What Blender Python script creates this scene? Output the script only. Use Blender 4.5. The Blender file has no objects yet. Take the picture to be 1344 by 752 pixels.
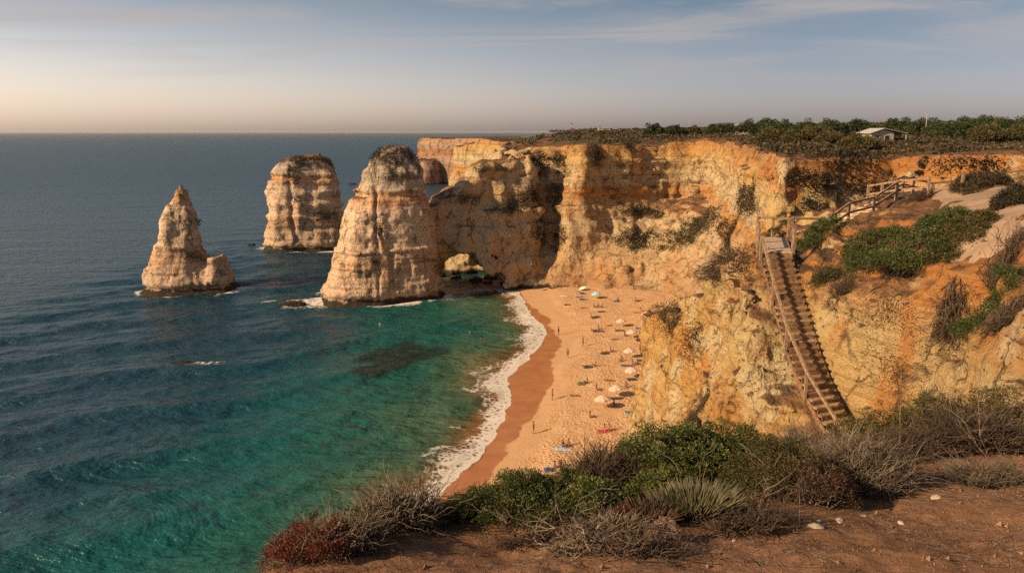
import bpy, math, random, time
import numpy as np
from mathutils import Vector, Matrix
T0=time.time()
random.seed(7); rng=np.random.default_rng(7)
C=bpy.context.scene.collection
sc=bpy.context.scene
EYE=40.0; PITCH=math.radians(11.8); FPX=970.0

# ------------------------------------------------------------------ measuring aids (photo pixel -> point in the place)
def ray(u,v):
    a=(u-672)/FPX; b=(376-v)/FPX
    return np.array([a, math.cos(PITCH)+b*math.sin(PITCH), -math.sin(PITCH)+b*math.cos(PITCH)])
def PZ(u,v,h):
    r=ray(u,v); t=(h-EYE)/r[2]; return np.array([r[0]*t, r[1]*t, h])
def PY(u,v,D):
    r=ray(u,v); t=D/r[1]; return np.array([r[0]*t, D, EYE+r[2]*t])

# ------------------------------------------------------------------ object helpers
def tag(o,label=None,cat=None,group=None,kind=None):
    if label: o['label']=label
    if cat: o['category']=cat
    if group: o['group']=group
    if kind: o['kind']=kind
    return o
def empty(name,loc=(0,0,0),rz=0.0):
    o=bpy.data.objects.new(name,None); o.empty_display_size=.2; C.objects.link(o); o.location=[float(c) for c in loc]; o.rotation_euler=(0,0,rz); return o
def link(name,me,mat=None,parent=None):
    o=bpy.data.objects.new(name,me); C.objects.link(o)
    if mat is not None and not me.materials: me.materials.append(mat)
    if parent is not None: o.parent=parent
    return o
def npmesh(name,V,Fq,smooth=True,attrs=None):
    """V (n,3), Fq (m,k) all faces with k corners"""
    V=np.ascontiguousarray(V,dtype=np.float32); Fq=np.ascontiguousarray(Fq,dtype=np.int32)
    me=bpy.data.meshes.new(name); n=len(V); m,k=Fq.shape
    me.vertices.add(n); me.vertices.foreach_set('co',V.ravel())
    me.loops.add(m*k); me.loops.foreach_set('vertex_index',Fq.ravel())
    me.polygons.add(m); me.polygons.foreach_set('loop_start',np.arange(0,m*k,k,dtype=np.int32))
    me.polygons.foreach_set('use_smooth',np.full(m,smooth,dtype=bool))
    if attrs:
        for an,av in attrs.items():
            a=me.attributes.new(an,'FLOAT','POINT'); a.data.foreach_set('value',np.ascontiguousarray(av,dtype=np.float32))
    me.update(calc_edges=True); me.validate()
    return me
class MB:
    """collects polygons for one mesh"""
    def __init__(s): s.v=[]; s.f=[]
    def add(s,vs,fs):
        b=len(s.v); s.v.extend([tuple(map(float,v)) for v in vs]); s.f.extend([tuple(i+b for i in f) for f in fs]); return s
    def box(s,c,d,rz=0,M=None):
        x,y,z=d[0]/2,d[1]/2,d[2]/2
        vs=[Vector((sx*x,sy*y,sz*z)) for sz in(-1,1) for sy in(-1,1) for sx in(-1,1)]
        R=M if M is not None else Matrix.Rotation(rz,3,'Z')
        vs=[R@v+Vector(c) for v in vs]
        return s.add(vs,[(0,2,3,1),(4,5,7,6),(0,1,5,4),(2,6,7,3),(0,4,6,2),(1,3,7,5)])
    def beam(s,a,b,w,h):
        a=Vector(a);b=Vector(b);d=(b-a);L=d.length;d.normalize()
        up=Vector((0,0,1)) if abs(d.z)<.95 else Vector((0,1,0))
        r=d.cross(up).normalized();u=r.cross(d)
        M=Matrix((r,d,u)).transposed()
        return s.box((a+b)/2,(w,L,h),M=M)
    def tube(s,pts,rad,n=6):
        pts=[Vector(p) for p in pts]; k=len(pts)
        if not hasattr(rad,'__len__'): rad=[rad]*k
        vs=[]
        for i,p in enumerate(pts):
            d=(pts[min(i+1,k-1)]-pts[max(i-1,0)]).normalized()
            up=Vector((0,0,1)) if abs(d.z)<.9 else Vector((1,0,0))
            r=d.cross(up).normalized();u=r.cross(d)
            for j in range(n):
                a=2*math.pi*j/n; vs.append(p+(r*math.cos(a)+u*math.sin(a))*rad[i])
        fs=[(i*n+j,i*n+(j+1)%n,(i+1)*n+(j+1)%n,(i+1)*n+j) for i in range(k-1) for j in range(n)]
        fs.append(tuple(range(n-1,-1,-1))); fs.append(tuple((k-1)*n+j for j in range(n)))
        return s.add(vs,fs)
    def mesh(s,name,smooth=False):
        me=bpy.data.meshes.new(name); me.from_pydata(s.v,[],s.f); me.update()
        if smooth:
            for p in me.polygons: p.use_smooth=True
        return me
    def build(s,name,mat,parent=None,smooth=False):
        return link(name,s.mesh(name,smooth),mat,parent)

# ------------------------------------------------------------------ vectorised noise
_perm=rng.permutation(4096).astype(np.int32); _vals=rng.uniform(-1,1,4096).astype(np.float32)
def vnoise(x,y,z):
    xi=np.floor(x);yi=np.floor(y);zi=np.floor(z)
    fx=(x-xi).astype(np.float32);fy=(y-yi).astype(np.float32);fz=(z-zi).astype(np.float32)
    fx=fx*fx*fx*(fx*(fx*6-15)+10);fy=fy*fy*fy*(fy*(fy*6-15)+10);fz=fz*fz*fz*(fz*(fz*6-15)+10)
    xi=xi.astype(np.int32);yi=yi.astype(np.int32);zi=zi.astype(np.int32)
    x0=_perm[xi&4095];x1=_perm[(xi+1)&4095]
    def h(a,b,c): return _vals[(_perm[(_perm[(a+b)&4095]+c)&4095])]
    def lz(a,b):
        p=_perm[(a+b)&4095]
        q0=_vals[_perm[(p+zi)&4095]];q1=_vals[_perm[(p+zi+1)&4095]]
        return q0+(q1-q0)*fz
    a=lz(x0,yi);b=lz(x1,yi);c=lz(x0,yi+1);d=lz(x1,yi+1)
    ab=a+(b-a)*fx;cd=c+(d-c)*fx
    return ab+(cd-ab)*fy
def fbm(x,y,z,oct=3,ridged=False):
    s=0;a=1.0;t=0
    for i in range(oct):
        n=vnoise(x*2**i+17.3*i,y*2**i+5.1*i,z*2**i+9.7*i)
        if ridged: n=1-2*np.abs(n)
        s=s+a*n;t+=a;a*=.5
    return s/t
def sstep(a,b,x):
    t=np.clip((x-a)/(b-a),0,1); return t*t*(3-2*t)
def polydist(P,X,Y):
    """signed distance, inside positive"""
    P=np.array(P,dtype=np.float64); n=len(P)
    d=np.full(X.shape,1e9); ins=np.zeros(X.shape,bool)
    for i in range(n):
        a=P[i];b=P[(i+1)%n];e=b-a
        wx=X-a[0];wy=Y-a[1]
        t=np.clip((wx*e[0]+wy*e[1])/(e@e),0,1)
        dd=(wx-e[0]*t)**2+(wy-e[1]*t)**2
        d=np.minimum(d,dd)
        if a[1]!=b[1]:
            c=((a[1]<=Y)!=(b[1]<=Y))&(X<(b[0]-a[0])*(Y-a[1])/(b[1]-a[1])+a[0]); ins^=c
    d=np.sqrt(d); return np.where(ins,d,-d)
def linedist(P,X,Y):
    """signed distance to an open polyline; positive on its left side"""
    P=np.array(P,dtype=np.float64)
    d=np.full(X.shape,1e18); s=np.zeros(X.shape); tt=np.zeros(X.shape)
    for i in range(len(P)-1):
        a=P[i];b=P[i+1];e=b-a
        wx=X-a[0];wy=Y-a[1]
        t=np.clip((wx*e[0]+wy*e[1])/(e@e),0,1)
        dd=(wx-e[0]*t)**2+(wy-e[1]*t)**2
        cr=e[0]*wy-e[1]*wx
        m=dd<d-1e-9
        d=np.where(m,dd,d); s=np.where(m,np.sign(cr),s); tt=np.where(m,i+t,tt)
    return np.sqrt(d)*s, tt
class RBF:
    def __init__(s,pts,eps=0.0):
        p=np.array(pts,dtype=np.float64); s.c=p[:,:2]; n=len(p)
        r=np.sqrt(((s.c[:,None]-s.c[None])**2).sum(-1))
        A=np.zeros((n+3,n+3)); A[:n,:n]=r-eps*np.eye(n); A[:n,n]=1;A[:n,n+1:]=s.c;A[n,:n]=1;A[n+1:,:n]=s.c.T
        s.w=np.linalg.solve(A,np.concatenate([p[:,2],[0,0,0]]))
    def __call__(s,X,Y):
        o=s.w[-3]+s.w[-2]*X+s.w[-1]*Y
        for (cx,cy),w in zip(s.c,s.w): o=o+w*np.sqrt((X-cx)**2+(Y-cy)**2+.3)
        return o
def smax(a,b,k):
    h=np.maximum(k-np.abs(a-b),0)/k; return np.maximum(a,b)+h*h*k*.25
def smin(a,b,k): return -smax(-a,-b,k)

# ------------------------------------------------------------------ surface nets
def surface_nets(f,org,vox):
    nx,ny,nz=f.shape; s=f>0
    cnt=np.zeros((nx-1,ny-1,nz-1),np.int8)
    for i in(0,1):
        for j in(0,1):
            for k in(0,1): cnt+=s[i:nx-1+i,j:ny-1+j,k:nz-1+k]
    act=np.argwhere((cnt>0)&(cnt<8)); idx=np.full(cnt.shape,-1,np.int32)
    idx[act[:,0],act[:,1],act[:,2]]=np.arange(len(act))
    acc=np.zeros((len(act),3));num=np.zeros(len(act))
    cor=[(i,j,k) for i in(0,1) for j in(0,1) for k in(0,1)]
    for a in cor:
        for ax in range(3):
            if a[ax]==1: continue
            b=list(a);b[ax]=1
            fa=f[act[:,0]+a[0],act[:,1]+a[1],act[:,2]+a[2]];fb=f[act[:,0]+b[0],act[:,1]+b[1],act[:,2]+b[2]]
            m=(fa>0)!=(fb>0); t=np.where(m,fa/np.where(m,fa-fb,1),0)
            p=np.zeros((len(act),3)); p+=np.array(a); p[:,ax]+=t
            acc[m]+=p[m];num+=m
    V=(act+acc/num[:,None])*vox+np.array(org)
    quads=[]
    for ax in range(3):
        u,v=[(1,2),(2,0),(0,1)][ax]
        sl0=[slice(None)]*3;sl1=[slice(None)]*3; sl0[ax]=slice(0,-1);sl1[ax]=slice(1,None)
        e=np.argwhere(s[tuple(sl0)]!=s[tuple(sl1)])
        ok=(e[:,u]>0)&(e[:,v]>0)&(e[:,u]<f.shape[u]-1)&(e[:,v]<f.shape[v]-1); e=e[ok]
        def cell(du,dv):
            q=e.copy();q[:,u]-=du;q[:,v]-=dv; return idx[q[:,0],q[:,1],q[:,2]]
        q=np.stack([cell(1,1),cell(0,1),cell(0,0),cell(1,0)],1)
        fl=~s[e[:,0],e[:,1],e[:,2]]
        q[fl]=q[fl][:,::-1]; quads.append(q)
    return V,np.concatenate(quads)
def carve(name,fun,lo,hi,vox,disp,band,mat):
    """fun(X,Y,Z)->base field on broadcastable axes; disp(points)->noise for the points near the surface"""
    ax=[np.arange(lo[i],hi[i]+vox,vox) for i in range(3)]
    X,Y,Z=np.meshgrid(*ax,indexing='ij',sparse=True)
    f=fun(X,Y,Z).astype(np.float32)
    I=np.argwhere(np.abs(f)<band)
    px=ax[0][I[:,0]];py=ax[1][I[:,1]];pz=ax[2][I[:,2]]
    f[I[:,0],I[:,1],I[:,2]]+=disp(px,py,pz).astype(np.float32)
    V,Q=surface_nets(f,lo,vox)
    me=npmesh(name,V,Q,True); me.materials.append(mat)
    print(name,len(V),'verts',round(time.time()-T0,1),'s')
    return me

# ------------------------------------------------------------------ material helpers
class NT:
    def __init__(s,name):
        s.m=bpy.data.materials.new(name); s.m.use_nodes=True; s.t=s.m.node_tree; s.t.nodes.clear()
        s.out=s.n('ShaderNodeOutputMaterial')
    def n(s,typ,**kw):
        nd=s.t.nodes.new(typ)
        for k,v in kw.items():
            if k.startswith('i_'):
                key=k[2:]; key=int(key) if key.isdigit() else key.replace('_',' ')
                s.set(nd.inputs[key],v)
            else: setattr(nd,k,v)
        return nd
    def set(s,sock,v):
        if isinstance(v,bpy.types.NodeSocket): s.t.links.new(v,sock)
        elif isinstance(v,bpy.types.Node): s.t.links.new(v.outputs[0],sock)
        else:
            if sock.type=='RGBA' and len(v)==3: v=(*v,1)
            sock.default_value=v
    def math(s,op,a,b=None,clamp=False):
        nd=s.n('ShaderNodeMath',operation=op,use_clamp=clamp); s.set(nd.inputs[0],a)
        if b is not None: s.set(nd.inputs[1],b)
        return nd.outputs[0]
    def mix(s,f,a,b,bt='MIX'):
        nd=s.n('ShaderNodeMix',data_type='RGBA',blend_type=bt); s.set(nd.inputs[0],f); s.set(nd.inputs[6],a); s.set(nd.inputs[7],b); return nd.outputs[2]
    def mr(s,v,a,b,c=0.,d=1.,smooth=True):
        nd=s.n('ShaderNodeMapRange',interpolation_type='SMOOTHSTEP' if smooth else 'LINEAR'); s.set(nd.inputs[0],v)
        for i,q in zip((1,2,3,4),(a,b,c,d)): s.set(nd.inputs[i],q)
        return nd.outputs[0]
    def ramp(s,v,stops,interp='LINEAR'):
        nd=s.n('ShaderNodeValToRGB'); cr=nd.color_ramp; cr.interpolation=interp
        while len(cr.elements)<len(stops): cr.elements.new(.5)
        for e,(p,c) in zip(cr.elements,stops): e.position=p; e.color=(*c,1) if len(c)==3 else c
        s.set(nd.inputs[0],v); return nd.outputs[0]
    def pos(s): return s.n('ShaderNodeNewGeometry').outputs['Position']
    def scale(s,vec,sc):
        nd=s.n('ShaderNodeVectorMath',operation='MULTIPLY'); s.set(nd.inputs[0],vec); nd.inputs[1].default_value=sc; return nd.outputs[0]
    def noise(s,vec,scale,detail=4,rough=.55,out=0,dist=0):
        nd=s.n('ShaderNodeTexNoise'); nd.inputs['Scale'].default_value=scale; nd.inputs['Detail'].default_value=detail; nd.inputs['Roughness'].default_value=rough; nd.inputs['Distortion'].default_value=dist
        s.set(nd.inputs['Vector'],vec); return nd.outputs[out]
    def attr(s,name,typ='GEOMETRY'):
        nd=s.n('ShaderNodeAttribute',attribute_name=name,attribute_type=typ); return nd.outputs['Fac']
    def bump(s,h,strength,dist,normal=None):
        nd=s.n('ShaderNodeBump'); s.set(nd.inputs['Strength'],strength); nd.inputs['Distance'].default_value=dist; s.set(nd.inputs['Height'],h)
        if normal is not None: s.set(nd.inputs['Normal'],normal)
        return nd.outputs[0]
    def bsdf(s,col,rough=.9,normal=None,**kw):
        b=s.n('ShaderNodeBsdfPrincipled'); s.set(b.inputs['Base Color'],col); s.set(b.inputs['Roughness'],rough)
        b.inputs['Specular IOR Level'].default_value=kw.pop('spec',.25)
        if normal is not None: s.set(b.inputs['Normal'],normal)
        for k,v in kw.items(): s.set(b.inputs[k],v)
        return b.outputs[0]
    def done(s,sh): s.set(s.out.inputs[0],sh); return s.m
def plain(name,col,rough=.8,var=.25,scale=3.0,**kw):
    t=NT(name); p=t.n('ShaderNodeTexCoord').outputs['Object']
    n=t.noise(p,scale,4); c=t.mix(t.mr(n,.3,.7),[x*(1-var) for x in col],[min(1,x*(1+var)) for x in col])
    return t.done(t.bsdf(c,rough,t.bump(n,.3,.02),**kw))

def rock_mat(name,bands,orange=.5,cream=.5,lichen=.5,zmax=40.,detail=1.0,soil=True,cap=False,palewest_fill=False,soilcol=((.26,.13,.07),(.12,.075,.045)),seed=0.,orangecol=(.46,.18,.045),creamcol=(.50,.39,.25),bumpd=.5):
    t=NT(name); P=t.pos(); sx=t.n('ShaderNodeSeparateXYZ'); t.set(sx.inputs[0],P); z=sx.outputs[2]
    Po=t.n('ShaderNodeVectorMath',operation='ADD'); t.set(Po.inputs[0],P); Po.inputs[1].default_value=(seed,seed*.7,0); Po=Po.outputs[0]
    w=t.noise(Po,.06*detail,3); zz=t.math('ADD',z,t.math('MULTIPLY',t.math('SUBTRACT',w,.5),5.0))
    fine=t.noise(t.scale(Po,(.25,.25,3.0)),.5*detail,5,.6)
    zz=t.math('ADD',zz,t.math('MULTIPLY',t.math('SUBTRACT',fine,.5),1.6))
    col=t.ramp(t.math('DIVIDE',zz,zmax),[(a/zmax,c) for a,c in bands])
    # thin bedding lines
    bed=t.noise(t.scale(Po,(.03,.03,1.6)),1.0*detail,4,.65)
    col=t.mix(t.mr(bed,.36,.50,.62,0),col,t.mix(.7,col,(.17,.09,.045)),'MIX'); col=t.mix(t.mr(bed,.58,.66,0,.35),col,creamcol)
    # cream patches and orange run-off
    if palewest_fill: col=t.mix(t.math('MULTIPLY',t.mr(sx.outputs[0],15,-2),t.mr(fine,.2,.6,.45,.8)),col,creamcol)  # pale headland rock; also paints missing fill light over the shaded ridge
    nb=t.noise(Po,.16*detail,5,.6)
    col=t.mix(t.mr(nb,.5,.64,0,cream),col,creamcol)
    ns=t.noise(t.scale(Po,(.5,.5,.09)),.45*detail,5,.6)
    col=t.mix(t.mr(ns,.5,.68,0,orange),col,orangecol)
    # mottling
    m=t.noise(Po,1.7*detail,8,.68); col=t.mix(1.0,col,t.mr(m,.25,.75,.80,1.16,False),'MULTIPLY')
    m2=t.noise(Po,.45*detail,4,.6)
    lm=t.math('MULTIPLY',t.mr(m2,.55,.66),t.mr(m,.42,.56))
    col=t.mix(t.math('MULTIPLY',lm,lichen),col,(.07,.058,.048))
    if cap: col=t.mix(t.math('MULTIPLY',t.mr(z,23,34),t.mr(t.math('ADD',m2,t.math('MULTIPLY',m,.4)),.58,.82,0,.85)),col,(.085,.07,.058))
    # tide mark
    nz=t.noise(Po,.5,4); col=t.mix(t.mr(t.math('SUBTRACT',z,t.math('MULTIPLY',nz,2.6)),-.35,.35,1,0),col,(.035,.028,.02))
    if soil:
        g=t.n('ShaderNodeNewGeometry'); sn=t.n('ShaderNodeSeparateXYZ'); t.set(sn.inputs[0],g.outputs['Normal'])
        up=t.math('MULTIPLY',t.mr(t.math('ADD',sn.outputs[2],t.math('MULTIPLY',t.math('SUBTRACT',m,.5),.5)),.66,.86),t.mr(z,14,19))
        so=t.mix(t.mr(m2,.42,.6),*soilcol)
        col=t.mix(up,col,so)
    ck=t.n('ShaderNodeTexVoronoi',feature='DISTANCE_TO_EDGE'); ck.inputs['Scale'].default_value=.28*detail; ck.inputs['Detail'].default_value=3.0; ck.inputs['Roughness'].default_value=.7; t.set(ck.inputs['Vector'],t.n('ShaderNodeVectorMath',operation='ADD',i_0=t.scale(Po,(1,1,.55)),i_1=t.n('ShaderNodeVectorMath',operation='SCALE',i_0=t.noise(Po,.5*detail,4,out=1),i_Scale=1.6/detail)))
    ckm=t.math('MULTIPLY',t.mr(ck.outputs[0],.035,.0),t.mr(m2,.40,.60)); col=t.mix(t.math('MULTIPLY',ckm,.75),col,(.09,.05,.028))
    pit=t.n('ShaderNodeTexVoronoi',feature='F1'); pit.inputs['Scale'].default_value=1.3*detail; t.set(pit.inputs['Vector'],t.scale(Po,(1,1,1.4))); pm=t.math('MULTIPLY',t.mr(pit.outputs[0],.26,.14),t.mr(nb,.46,.56)); col=t.mix(t.math('MULTIPLY',pm,.6),col,(.12,.065,.035))
    vo=t.n('ShaderNodeTexVoronoi',feature='F1'); vo.inputs['Scale'].default_value=.9*detail; vo.inputs['Detail'].default_value=2; t.set(vo.inputs['Vector'],t.n('ShaderNodeVectorMath',operation='ADD',i_0=Po,i_1=t.n('ShaderNodeVectorMath',operation='SCALE',i_0=t.noise(Po,1.0*detail,4,out=1),i_Scale=1.2)))
    h=t.math('ADD',t.math('MULTIPLY',m,1.0),t.math('ADD',t.math('MULTIPLY',vo.outputs[0],.35),t.math('MULTIPLY',bed,.5)))
    h2=t.noise(Po,6*detail,6,.65)
    h=t.math('SUBTRACT',t.math('ADD',h,t.math('MULTIPLY',h2,.45)),t.math('ADD',t.math('MULTIPLY',ckm,.5),t.math('MULTIPLY',pm,.5)))
    return t.done(t.bsdf(col,.95,t.bump(h,1.0,bumpd/detail*1.15),spec=.15))

far_bands=[(0,(.30,.20,.12)),(4,(.42,.25,.13)),(11,(.47,.32,.18)),(17,(.49,.36,.22)),(22,(.46,.29,.14)),(24.2,(.44,.22,.07)),(25.5,(.47,.25,.09)),(26.5,(.50,.38,.23)),(30,(.52,.40,.23)),(33,(.51,.33,.13)),(36,(.47,.24,.08)),(38,(.36,.17,.07))]
stack_bands=[(0,(.30,.20,.13)),(5,(.40,.27,.18)),(11,(.36,.21,.11)),(12.5,(.44,.29,.19)),(22,(.45,.31,.21)),(24,(.36,.16,.06)),(25.5,(.42,.23,.09)),(27,(.36,.27,.20)),(33,(.28,.22,.17)),(38,(.2,.16,.12))]
near_bands=[(0,(.44,.29,.14)),(10,(.48,.28,.11)),(18,(.52,.34,.15)),(24,(.52,.31,.11)),(27,(.49,.24,.07)),(29,(.53,.35,.15)),(32,(.54,.39,.19)),(33.7,(.47,.21,.065)),(36,(.40,.17,.06))]
M_far=rock_mat('far_limestone',far_bands,orange=.40,cream=.5,lichen=.4,palewest_fill=True)
M_stack=rock_mat('stack_limestone',[(a,tuple(min(.62,(c*.85+.045)*1.5) for c in b)) for a,b in stack_bands],orange=.18,cream=.5,lichen=.5,seed=31.,cap=True,bumpd=.36)
M_near=rock_mat('ochre_limestone',near_bands,orange=.75,cream=.8,lichen=.2,detail=2.2,seed=60.,bumpd=.6,creamcol=(.58,.47,.29))
M_dist=rock_mat('distant_limestone',far_bands,orange=.5,cream=.2,lichen=.5,detail=.5,soilcol=((.10,.065,.04),(.06,.055,.03)))
M_wetrock=rock_mat('sea_rock',[(0,(.04,.032,.025)),(1.5,(.09,.065,.045)),(4,(.30,.19,.11)),(9,(.42,.26,.13)),(14,(.42,.26,.13))],orange=.4,cream=.3,lichen=.4,soil=False,zmax=14)

# ------------------------------------------------------------------ the land: one field, carved in three pieces
RIM=[(140,64),(100,70),(75,78),(58,88),(50,98),(42,96.5),(34,94),(35.5,102),(37,112),(41,130),(46,150),(50,170),(53.5,188),(54,203),(48,206.5),(40,205),(32,202.3),(26,200.3),(23,198.8),(20.5,196.5),(17.5,196.5),(15.8,198.6),(13,201.2),(8,202.4),(2,202.4),(-3,202.5),(-6,203.5),(-4,209),(-1,216),(4,232),(12,262),(30,300),(140,300)]
NEARP=[(9.0,4),(10.0,18),(11.0,25),(11.3,29),(11.3,34),(11.5,37),(12.0,42),(12.4,47),(12.2,54),(11.9,59),(12.6,63),(15.5,65.5),(19,68),(23,78),(28,88),(40,100),(140,90),(140,4)]
top2=RBF([(13.9,38,34.0),(13.0,34,32.5),(13.2,30,28.9),(13.4,26,25.6),(11.6,36,33.6),(11.6,33,31.6),(11.9,30,28.6),(14.6,29.2,30.6),(13.4,43,32.2),(13,48,29.6),(13.6,54,26.6),(13.4,59,25.0),(12.8,62,24.2),(16,50,30.5),(18,58,27),(20,66,23),(24,78,21),(22,50,33),(30,60,32.6),(30,75,30),(34,88,29),(40,76,32.5),(62,66,35.2),(48,62,34.6),(36,55,35.6),(33,49,36.2),(27,50,35.9),(25,46,35.8),(22,43,35.2),(18,41,34.6),(15.5,38,34.1),(18,38,34.9),(20,36,35.6),(23.5,37,36.5),(21,31,36.6),(19.5,28,36.6),(16.7,30.5,34.7),(15.2,30.5,32.6),(14.6,33,32.4),(16,35,33.9),(14.2,27,31.2),(14.8,23,33.4),(15,21,34.4),(16.5,25,35.8),(14,22.5,31.2),(13.6,19,31.3),(18,23,36.3),(19,19,36.5),(12,20,28.0),(10.5,24,25),(11,14,30),(14,13,33.5),(19,12,36.2),(26,26,36.8),(26,14,36.8),(40,40,37.2),(45,20,37.6),(70,40,37.8),(100,40,38),(140,40,38.5)])
talus=RBF([(30,203,19),(36,205,20),(26,197,15),(30,187,8),(30,179,2.5),(36,172.5,2.5),(40,182,12),(45,190,18),(48,198,21),(42,160,15),(47,172,21),(40,150,14),(36,135,12),(37,145,12),(31,120,10),(34,110,17),(30,100,15),(24,90,12),(39.5,166,2.2),(35,145,2.0),(31,128,1.5),(26.5,106,1.0),(21,84,1.0),(23,182,3),(7,198,15),(9,204,23),(3,196,11),(11,197,13),(5,190,2),(13,202,20),(19,186,3),(-2,192,0),(0,172,-7),(20,165,-5),(22,135,-6),(12,100,-7),(-20,170,-20),(27,172,-2),(-10,190,-6),(60,190,25),(60,120,25)])
def top1(X,Y):
    return 37.0+.012*np.clip(X-40,0,200)+1.2*sstep(150,400,Y)+ (-1.6)*sstep(20,-6,X) + fbm(X/16,Y/16,X*0,3)*1.3*(1-.8*sstep(46,64,X))
def plateau_z(X,Y):
    return top1(X,Y)+sstep(120,330,Y)*1.6+sstep(60,260,X)*2.2*sstep(90,200,Y)
# staircase frame: origin at the lower front edge of the platform, sy runs down the flight
ST0=np.array([12.85,35.6,34.3]); STD=np.array([.075,-1.0]); STD=STD/np.hypot(*STD); RISE,GO=.244,.262
PLD=np.array([.31,1.0]); PLD=PLD/np.hypot(*PLD)
SDS=.25; SHEAD=lambda a: .015+.58*sstep(2.5,9.0,a)      # heading of the flight: it bends to the right lower down
STP=[ST0[:2]]
for _i in range(60): STP.append(STP[-1]+SDS*np.array([math.sin(SHEAD((_i+.5)*SDS)),-math.cos(SHEAD((_i+.5)*SDS))]))
STP=np.array(STP)
def stair_frame(x,y):
    dx=x-ST0[0];dy=y-ST0[1]; q,tt=linedist(STP,x,y); sy=np.where(dy<.0,tt*SDS,-1.0); sx=-q
    py=dx*PLD[0]+dy*PLD[1]; px=dx*PLD[1]-dy*PLD[0]
    return np.where(sy>0,sx,px),np.where(sy>0,sy,-py),0
UA=(16.3,41.0,34.35); UB=(23.8,46.0,35.9)     # foot and head of the stone steps
def stair_line(sy): return ST0[2]-np.clip(sy,0,50)*RISE/GO
def land(X,Y,Z):
    x=X[:,:,0];y=Y[:,:,0]; xx,yy=np.broadcast_arrays(x,y)
    d1=polydist(RIM,xx,yy)[:,:,None]; t1=top1(xx,yy)[:,:,None]
    # upper wall nearly plumb, an overhung band at 25 m
    w1=.13*(37-Z)+.8*sstep(26,24.5,Z)-.5*sstep(23.5,21,Z)+ .09*np.clip(20-Z,0,20)
    s1=np.minimum(d1+w1,t1-Z)
    d2=polydist(NEARP,xx,yy)[:,:,None]; t2=top2(xx,yy)[:,:,None]
    sx,sy,sl=stair_frame(xx,yy); tgt=stair_line(sy)-.34; wgt=sstep(1.45,.85,np.abs(sx))*sstep(-6.5,-5.5,sy)*sstep(12.2,11.2,sy)
    t2=t2*(1-wgt[:,:,None])+tgt[:,:,None]*wgt[:,:,None]
    ud,ut=linedist([UA[:2],UB[:2]],xx,yy); uw=sstep(2.2,1.0,np.abs(ud))*.95; uz=(UA[2]+(UB[2]-UA[2])*np.clip(ut,0,1)-.05)
    t2=t2*(1-uw[:,:,None])+uz[:,:,None]*uw[:,:,None]
    w2=.10*(30-Z)
    s2=np.minimum(d2+w2,(t2-Z)*.8)
    s3=(np.minimum(talus(xx,yy),24+0*xx)[:,:,None]-Z)*.75
    f=smax(s1,smax(s2,s3,1.2),1.5)
    if yy.max()>180:      # the pale buttress that leans against the back wall
        pr=np.sqrt(((xx[:,:,None]-15.6-.09*Z)/1.0)**2+((yy[:,:,None]-194.2-.12*Z)/1.0)**2)
        f=smax(f,np.minimum(6.4-.085*Z-pr,t1-Z),1.0)
    # the ridge that carries the arch
    if xx.min()<0 and yy.max()>180:
        ld,tt=linedist([(0,197),(-9,193.5),(-15,191.5),(-24,188)],xx,yy); ld=np.abs(ld)
        tp=np.interp(tt,[0,.7,1.2,2,2.6,3],[35,33.8,31,26,23,21])
        s4=np.minimum(5.0-ld[:,:,None]+.17*(tp[:,:,None]-Z),tp[:,:,None]-Z-.25*(ld[:,:,None]*.5)**1.5)
        f=smax(f,s4,2.0)
        ax_=(xx-(-11.6)-.12*(yy-189))[:,:,None]; hc=13.2-.55*np.clip(ax_+4,0,12); tn=(np.sqrt((ax_/8.8)**2+(np.clip(Z+1,0,50)/hc)**2)-1)*7.5
        alc=(np.sqrt(((xx+6.5)[:,:,None]/10.5)**2+((yy-188.0)[:,:,None]/5.6)**2+((Z-2.0)/10.5)**2)-1)*6.0; f=np.minimum(f,alc+2.6)
        rear=(yy[:,:,None]-209.0)*.8
        f=np.minimum(f,np.maximum(tn,rear))
        # rock seen through the arch
        q=np.sqrt(((xx+9)/13)**2+((yy-217)/6)**2)[:,:,None]
        s5=np.minimum((1-q)*6+.35*(8-Z),8.6-.12*np.abs(xx+13)[:,:,None]-Z)
        f=np.maximum(f,s5)
    return f
def land_noise(x,y,z,near=0.):
    wall=1.0
    flat=sstep(33.5,36.5,z)*(1-near)                       # gentle on the plateau top
    n=fbm(x/9,y/9,z/11,3)*2.2+fbm(x/2.6,y/2.6,z/11,3)*1.3
    n+=fbm(x/1.9+40,y/1.9,z/1.9,3,True)*.35
    zz=z+fbm(x/14,y/14,z*0,2)*2.0
    led=vnoise(zz*0+x*.03,y*.03,zz*.75)*.85+vnoise(x*.05,y*.05+9,zz*2.1)*.28
    n=n+led
    return n*(1-.6*flat)
def near_noise(x,y,z):
    n=fbm(x/5+3,y/5,z/5,3)*.85+fbm(x/1.3,y/1.3,z/4.5,3)*.42+fbm(x/1.7,y/1.7,z/2.0+5,3,True)*.48+fbm(x/.7+9,y/.7,z/.7,3,True)*.20
    zz=z+fbm(x/6,y/6,z*0,2)*1.2
    n+=fbm(x/.95+3,y/.95,z/1.1,2,True)*.16+vnoise(x*.06,y*.06,zz*1.4)*.30+vnoise(x*.1,y*.1+9,zz*4.)*.10
    # soften under the path and the stairs
    pth=sstep(35.2,36.2,z)
    sx,sy,_=stair_frame(x,y); st=sstep(1.7,.9,np.abs(sx))*sstep(-6.5,-5.5,sy)*sstep(12,11,sy); st=np.maximum(st,.95*sstep(1.6,.9,np.abs(linedist([UA[:2],UB[:2]],x,y)[0])))
    return (n+.12*fbm(x/.35,y/.35,z/.35,2,True))*(1-.72*np.maximum(pth*.9,st))
def blend_noise(x,y,z):
    w=sstep(93,103,y); return near_noise(x,y,z)*(1-w)+land_noise(x,y,z)*w
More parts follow.
